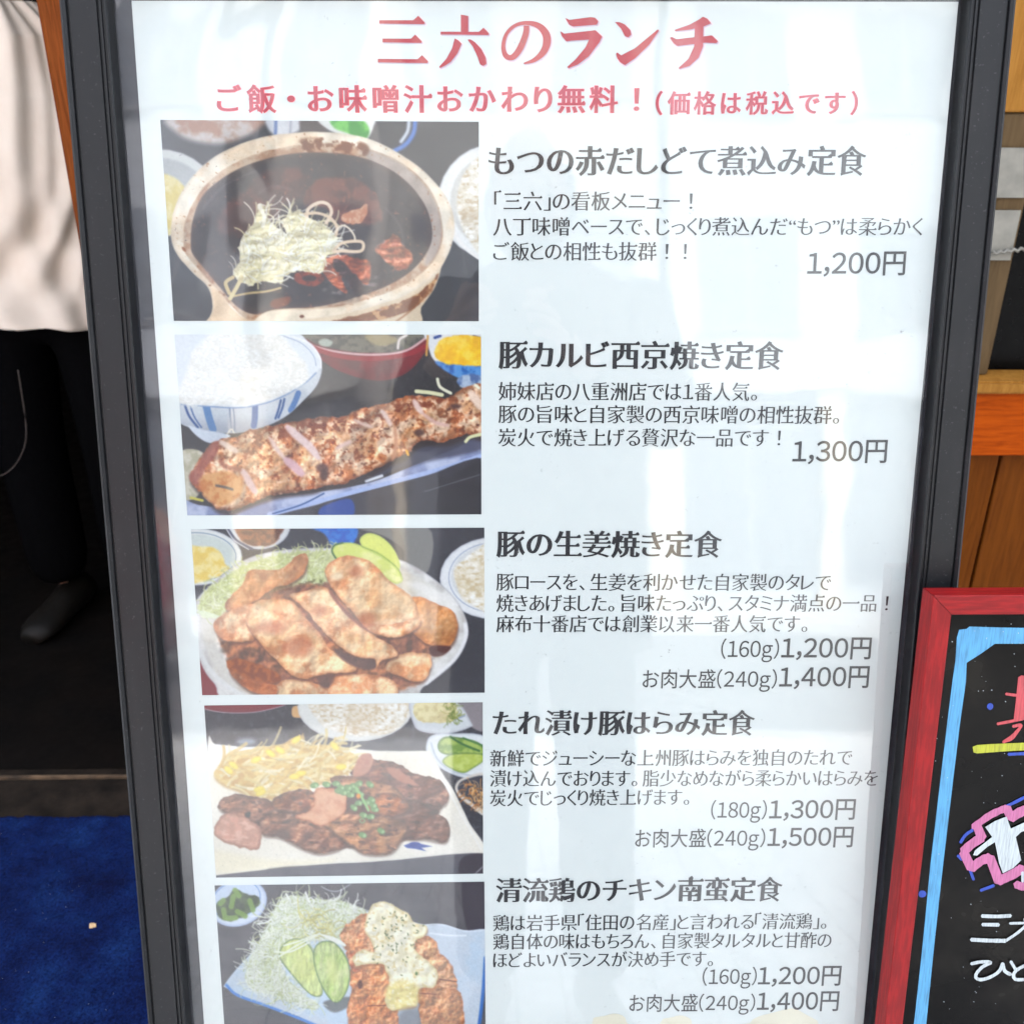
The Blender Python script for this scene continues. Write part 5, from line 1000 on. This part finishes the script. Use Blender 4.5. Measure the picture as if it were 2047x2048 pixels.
for p_, w in (([(530, 1086), (600, 1035), (672, 1002)], 30), ([(672, 1002), (690, 1046)], 36), ([(690, 1046), (760, 1008), (900, 970)], 42), ([(545, 1080), (566, 1134)], 40), ([(566, 1130), (520, 1160), (486, 1192)], 38), ([(486, 1192), (520, 1262)], 38), ([(520, 1264), (560, 1232), (600, 1216)], 40), ([(600, 1216), (640, 1320)], 42), ([(636, 1318), (700, 1288), (740, 1262)], 40), ([(712, 1332), (760, 1340), (860, 1300)], 34)): stroke('pink_outline', p_, w, c_pink, True)
poly('white_lettering', [(580, 1085), (625, 1058), (672, 1040), (690, 1092), (760, 1060), (860, 1040), (860, 1075), (735, 1106), (712, 1128), (735, 1228), (700, 1262), (656, 1284), (640, 1240), (622, 1150), (590, 1170), (545, 1208), (528, 1206), (536, 1186), (610, 1128)], c_wht)
stroke('white_lettering', [(742, 1280), (742, 1320)], 14, c_wht)
for p_, w in (([(566, 1468), (630, 1470), (690, 1467)], 15), ([(568, 1505), (638, 1506)], 15), ([(520, 1570), (600, 1574), (668, 1575)], 17), ([(686, 1500), (760, 1498), (800, 1498)], 11), ([(760, 1505), (720, 1540), (670, 1574)], 12), ([(748, 1480), (752, 1500)], 7)): stroke('white_lettering', p_, w, c_wht, True)
stroke('white_lettering', [(520, 1674), (560, 1666), (604, 1668), (570, 1686), (545, 1712), (540, 1732), (560, 1742), (600, 1732), (640, 1706), (655, 1672)], 14, c_wht); stroke('white_lettering', [(655, 1672), (664, 1704), (690, 1720)], 15, c_wht)
stroke('white_lettering', [(690, 1664), (706, 1690), (712, 1700)], 13, c_wht); stroke('white_lettering', [(772, 1672), (720, 1698), (702, 1722), (716, 1742), (780, 1738)], 14, c_wht)
r = random.Random(9); bm = bmesh.new()
for i in range(60):
    p = Z(r.uniform(330, 747), r.uniform(200, 1930), NB + .0003); s = r.uniform(.0002, .0005)
    bmesh.ops.create_icosphere(bm, subdivisions=1, radius=s, matrix=Matrix.Translation(p))
o = frombm('marker_dust', bm, c_wht, board); o['kind'] = 'stuff'
# ---------------------------------------------------------------- people
m_skin = NT('skin'); m_skin.set(Base_Color=(.52, .30, .21, 1), Roughness=.5); m_skin.b.inputs['Subsurface Weight'].default_value = .0; m_skin = m_skin.m
m_hair = plain('hair', (.015, .012, .010, 1), .5, .3, 200, stretch=(1, 1, .1))
def skin(name, pts, edges, rad, mat, parent, sub=2, root=0):
    me = bpy.data.meshes.new(name); me.from_pydata([tuple(p) for p in pts], edges, []); o = bpy.data.objects.new(name, me); COL.objects.link(o)
    md = o.modifiers.new('s', 'SKIN'); md.use_smooth_shade = True
    for i, v in enumerate(me.skin_vertices[0].data): r = rad[i]; v.radius = r if isinstance(r, tuple) else (r, r); v.use_root = (i == root)
    sb = o.modifiers.new('u', 'SUBSURF'); sb.levels = sub; sb.render_levels = sub
    dg = bpy.context.evaluated_depsgraph_get(); dg.update(); m2 = bpy.data.meshes.new_from_object(o.evaluated_get(dg)); bpy.data.objects.remove(o)
    o = bpy.data.objects.new(name, m2); COL.objects.link(o); m2.materials.clear(); m2.materials.append(mat); m2.polygons.foreach_set('use_smooth', [True] * len(m2.polygons))
    if parent: o.parent = parent
    return o
def head_bm(c, face, r=.098):
    """head with brow, eye sockets, nose, lips, chin, ears; face = unit direction it looks"""
    bm = bmesh.new(); bmesh.ops.create_uvsphere(bm, u_segments=48, v_segments=36, radius=1)
    def G(p, q, s): return math.exp(-((p - Vector(q)).length / s) ** 2)
    for v in bm.verts:
        p = v.co.copy(); d = Vector((p.x * .76, p.y * .96, p.z * 1.22)); 
        if p.z < 0: d.x *= 1 - .22 * p.z * p.z; d.y *= 1 - .05 * p.z * p.z
        d += Vector((0, -1, 0)) * (.26 * G(p, (0, -1, -.12), .13) + .16 * G(p, (0, -.98, .05), .10) + .06 * G(p, (0, -.9, .33), .3) + .07 * G(p, (0, -.92, -.42), .14) + .09 * G(p, (0, -.7, -.75), .22) - .10 * G(p, (.33, -.92, .10), .15) - .10 * G(p, (-.33, -.92, .10), .15) - .03 * G(p, (0, -.93, -.36), .05))
        for s in (-1, 1): d.x += s * .20 * G(p, (s * 1, .08, -.02), .13)
        v.co = d * r
    f = Vector(face).normalized(); xax = Vector((0, 0, 1)).cross(-f).normalized(); zax = (-f).cross(xax) * -1; zax = xax.cross(-f)
    Mx = Matrix((xax, -f, zax)).transposed().to_4x4(); Mx.translation = Vector(c); bmesh.ops.transform(bm, matrix=Mx, verts=bm.verts); return bm, Mx
def person(label, pose, shirt_m, trouser_m, shoe_m, group=None, hairlen=0):
    J = pose; b = empty('person', loc=J['at'], label=label, cat='person'); O = Vector(J['at'])
    V = lambda k: Vector(J[k])
    pts = [V('pelvis'), V('waist'), V('chest'), V('neck'), V('head') + Vector((0, 0, -.09))]; rad = [(.13, .10), (.125, .09), (.15, .10), .055, .055]; E = [(0, 1), (1, 2), (2, 3), (3, 4)]
    def chain(start, names, rr):
        p = start
        for n_, r_ in zip(names, rr): pts.append(V(n_)); rad.append(r_); E.append((p, len(pts) - 1)); p = len(pts) - 1
        return p
    for s in 'LR':
        chain(0, ['hip' + s, 'knee' + s, 'ankle' + s], [.085, .058, .04])
        w = chain(2, ['sh' + s, 'elb' + s, 'wr' + s], [.052, .04, .026]); hd = Vector(J['hand' + s][0]).normalized(); th = Vector(J['hand' + s][1]).normalized(); cu = Vector(J['hand' + s][2]).normalized(); wp_ = V('wr' + s)
        pts.append(wp_ + hd * .05); rad.append((.026, .017)); E.append((w, len(pts) - 1)); pm = len(pts) - 1
        for i, ln in enumerate((.072, .080, .075, .060)):
            off = th * (.028 - .019 * i); a_ = pts[pm] + hd * .035 + off; p1 = a_ + (hd * .7 + cu * .35).normalized() * ln * .45; p2 = p1 + (hd * .35 + cu * .9).normalized() * ln * .32; p3 = p2 + (cu * 1 - hd * .1).normalized() * ln * .25; k = pm
            for q, r_ in ((a_, .010), (p1, .0088), (p2, .008), (p3, .007)): pts.append(q); rad.append(r_); E.append((k, len(pts) - 1)); k = len(pts) - 1
        a_ = wp_ + hd * .03 + th * .03; k = pm
        for q, r_ in ((a_, .012), (a_ + th * .025 + hd * .02 + cu * .01, .010), (a_ + th * .035 + hd * .05 + cu * .02, .0085)): pts.append(q); rad.append(r_); E.append((k, len(pts) - 1)); k = len(pts) - 1
    body = skin('body', pts, E, rad, m_skin, b, 2)
    hb, Mx = head_bm(V('head'), J['face']); bm = bmesh.new(); bm.from_mesh(body.data); tmp = bpy.data.meshes.new('h'); hb.to_mesh(tmp); hb.free(); bm.from_mesh(tmp); bm.to_mesh(body.data); bm.free(); body.data.polygons.foreach_set('use_smooth', [True] * len(body.data.polygons))
    # hair cap
    bm = bmesh.new(); bmesh.ops.create_uvsphere(bm, u_segments=40, v_segments=28, radius=1)
    for v in bm.verts: p = v.co.copy(); v.co = Vector((p.x * .84, p.y * 1.04 + .03, p.z * 1.24 + .05)) * .1 * (1 + .03 * math.sin(p.x * 40 + p.y * 23))
    bmesh.ops.delete(bm, geom=[v for v in bm.verts if (v.co.y < -.03 and v.co.z < .055) or v.co.z < -.055 - hairlen], context='VERTS'); bmesh.ops.transform(bm, matrix=Mx, verts=bm.verts)
    frombm('hair', bm, m_hair, b, True)
    for s in (-1, 1):
        bm = bmesh.new(); bmesh.ops.create_uvsphere(bm, u_segments=16, v_segments=10, radius=.0115, matrix=Mx @ Matrix.Translation((s * .031, -.0805, .010))); frombm('eye', bm, EYE, b, True)
    # trousers and shoes
    tp = [V('pelvis') + Vector((0, 0, .06)), V('pelvis')]; tr_ = [(.165, .125), (.17, .13)]; te = [(0, 1)]
    for s in 'LR':
        k = 1
        for n_, r_ in (('hip' + s, .108), ('knee' + s, .082), ('ankle' + s, .074)): tp.append(V(n_)); tr_.append(r_); te.append((k, len(tp) - 1)); k = len(tp) - 1
        an = V('ankle' + s); f = Vector(J['toe' + s]).normalized(); sd_ = Vector((f.y, -f.x, 0)); rings = []
        for u_, w_, h_ in ((-.09, .022, .05), (-.075, .036, .085), (-.03, .038, .095), (.03, .040, .075), (.09, .046, .058), (.125, .044, .050), (.15, .028, .036)):
            rings.append([(an.x + f.x * u_ + sd_.x * w_ * math.cos(a_), an.y + f.y * u_ + sd_.y * w_ * math.cos(a_), J['floor'] + max(0, .5 + .5 * math.sin(a_)) * h_) for a_ in np.linspace(0, 2 * math.pi, 15)[:-1]])
        loft('shoe', rings, shoe_m, b)
    skin('trousers', tp, te, tr_, trouser_m, b, 2, 1)
    for ch in b.children: ch.matrix_parent_inverse = b.matrix_basis.inverted() if False else Matrix.Translation(-O)
    return b
EYE = NT('eye'); EYE.set(Base_Color=(.10, .07, .06, 1), Roughness=.1); EYE = EYE.m
def garment(name, cx, cy, prof, mat, parent, O, folds, n=160, m=200, rot=0):
    """prof: (z, half width, half depth); folds(theta, z) -> radial displacement"""
    zs = np.array([p[0] for p in prof]); rings = []
    for z in np.linspace(zs[0], zs[-1], m):
        w = np.interp(z, zs, [p[1] for p in prof]); d = np.interp(z, zs, [p[2] for p in prof]); rg = []
        for k in range(n):
            a = 2 * math.pi * k / n; r_ = folds(a, z); cs, sn = math.cos(a), math.sin(a); x = (w + r_) * math.copysign(abs(cs) ** .85, cs); y = (d + r_) * math.copysign(abs(sn) ** .85, sn)
            rg.append((cx + x * math.cos(rot) - y * math.sin(rot), cy + x * math.sin(rot) + y * math.cos(rot), z + (hemz(a) if z == zs[0] else 0)))
        rings.append(rg)
    o = loft(name, rings, mat, parent, False); o.matrix_parent_inverse = Matrix.Translation(-O)
    sm_ = o.modifiers.new('s', 'SOLIDIFY'); sm_.thickness = .002
    return o
hemz = lambda a: 0
# --- shop worker in the doorway
wy = at(100, 1270, z=0).y + .10; hem = at(90, 655, wy - .12).z; wx = at(102, 640, wy).x
dz = .0; zP = hem + .09
J = dict(at=(wx, wy, .012), floor=.012, pelvis=(wx, wy, zP), waist=(wx, wy, zP + .15), chest=(wx, wy, zP + .36), neck=(wx, wy, zP + .56), head=(wx, wy - .02, zP + .72), face=(.2, -1, -.15))
for s, sg in (('L', 1), ('R', -1)):
    J['hip' + s] = (wx + sg * .095, wy, zP - .07); J['knee' + s] = (wx + sg * .10, wy - .01, .50); J['ankle' + s] = (wx + sg * .085, wy + .02 * sg, .10); J['toe' + s] = (sg * .25, -1, 0)
    J['sh' + s] = (wx + sg * .185, wy, zP + .47); J['elb' + s] = (wx + sg * .25, wy + .03, zP + .20); J['wr' + s] = (wx + sg * .24, wy - .12, zP + .03) if sg < 0 else (wx + .19, wy + .16, zP + .02); J['hand' + s] = ((.2 * -sg, -.4 if sg < 0 else .3, -1), (0, -1, -.3), (-sg, 0, -.3))
t = NT('beige_cotton'); c = t.coord(); n = t.noise(6, c, 4); n2 = t.noise(700, c, 2, .6); t.set(Base_Color=t.ramp(n, [(.3, (.66, .55, .45, 1)), (.7, (.76, .67, .57, 1))]), Roughness=.9); t.bump(n2, .25, .0006); m_shirt = t.m
m_blk_cloth = plain('black_cloth', (.002, .002, .0022, 1), 1., .2, 200, spec=.0); m_shoe = plain('dark_shoe', (.004, .003, .002, 1), .6, .3, 30, spec=.2)
worker = person('person in a loose beige shirt and black trousers standing in the dark doorway', J, m_shirt, m_blk_cloth, m_shoe)
def folds(a, z):
    v = z - hem; s = a * .2
    k = min(1, max(0, (v - .12) / .2)); g = math.exp(-((v - .17) / .09) ** 2)
    f = .0115 * (math.sin(a * 10 - v * 9 + .8 * math.sin(v * 7 + a)) * .6 + .4 * math.sin(a * 23 - v * 14 + 1.5 * math.sin(v * 5))) * k
    f += .011 * math.sin(v * 42 - a * 15 + math.sin(a * 4)) * g + .007 * math.sin(a * 14 + v * 22) * (1 - k)
    return f + (.006 if v < .02 else 0) * 0
hemz = lambda a: .010 * math.sin(a * 3 + 1)
prof = [(hem, .195, .148), (hem + .05, .20, .15), (hem + .16, .185, .138), (hem + .30, .19, .135), (hem + .45, .20, .138), (hem + .56, .165, .12), (hem + .62, .09, .085)]
garment('shirt', wx, wy, prof, m_shirt, worker, Vector(J['at']), folds, rot=.12)
hemz = lambda a: 0
def sleeve(nm, a_, b_, c_, r0, r1, mat, parent, O):
    pts = [Vector(a_).lerp(Vector(b_), t) for t in (0, .3, .6, .9)] + [Vector(b_).lerp(Vector(c_), t) for t in (.05, .3, .6, .85)]
    o = tube(nm, pts, r0, mat, parent, 20, rads=[r0 + (r1 - r0) * i / 7 + .004 * math.sin(i * 3) for i in range(8)]); o.matrix_parent_inverse = Matrix.Translation(-O); return o
for s in 'LR': sleeve('sleeve', J['sh' + s], J['elb' + s], J['wr' + s], .072, .05, m_shirt, worker, Vector(J['at']))
# apron string hanging in a loop against the black trousers
lp = [at(x, y, wy - .16) for x, y in ((36, 740), (44, 790), (52, 850), (50, 890), (34, 925), (14, 945), (-8, 955))]
o = tube('apron_string', [tuple(p) for p in smooth([tuple(p) for p in lp], False, 5)], .0016, plain('string', (.03, .022, .018, 1), .9), worker, 6); o.matrix_parent_inverse = Matrix.Translation(-Vector(J['at']))
# --- photographer, mirrored faintly in the cover
px, py = .10, -.42
J2 = dict(at=(px, py, 0), floor=.001, pelvis=(px, py, .93), waist=(px, py, 1.07), chest=(px, py - .02, 1.27), neck=(px, py, 1.46), head=(px - .02, py + .03, 1.61), face=(-.15, 1, -.45))
for s, sg in (('L', 1), ('R', -1)):
    J2['hip' + s] = (px + sg * .09, py, .86); J2['knee' + s] = (px + sg * .10, py + .01, .49); J2['ankle' + s] = (px + sg * .11, py - .02, .09); J2['toe' + s] = (sg * .2, 1, 0)
    J2['sh' + s] = (px + sg * .18, py, 1.40); J2['elb' + s] = (px + sg * .22, py + .16, 1.16); J2['wr' + s] = (sg * .105 + .03, -.10, 1.245); J2['hand' + s] = ((-.25 * sg, .8, .45), (0, -.3, 1), (-sg, .25, 0))
m_coat = plain('dark_coat', (.015, .017, .024, 1), .85, .2, 90); m_tr2 = plain('dark_denim', (.02, .024, .035, 1), .9, .2, 120)
ph = person('person in a dark coat holding up a phone, seen only as a reflection', J2, m_coat, m_tr2, plain('black_shoe', (.02, .02, .02, 1), .4))
garment('coat', px, py, [(.74, .21, .16), (.95, .20, .15), (1.1, .19, .14), (1.28, .21, .14), (1.40, .19, .125), (1.48, .09, .08)], m_coat, ph, Vector(J2['at']), lambda a, z: .004 * math.sin(a * 7 + z * 11), 60, 30)
for s in 'LR': sleeve('sleeve', J2['sh' + s], J2['elb' + s], J2['wr' + s], .072, .042, m_coat, ph, Vector(J2['at']))
Mp = cam.matrix_world.copy(); PH = empty('phone', Mp, 'dark phone held in both hands by the photographer', 'phone')
bm = bmesh.new(); bmesh.ops.create_cube(bm, size=1)
for v in bm.verts: v.co = Vector((v.co.x * .155 + .055, v.co.y * .075 - .02, v.co.z * .008 + .009))
bmesh.ops.bevel(bm, geom=bm.edges[:], offset=.003, segments=2, affect='EDGES'); frombm('phone_body', bm, plain('phone_black', (.02, .02, .022, 1), .25), PH)
box('screen', (-.018, -.053, .0132), (.128, .013, .0135), m_wing, PH)
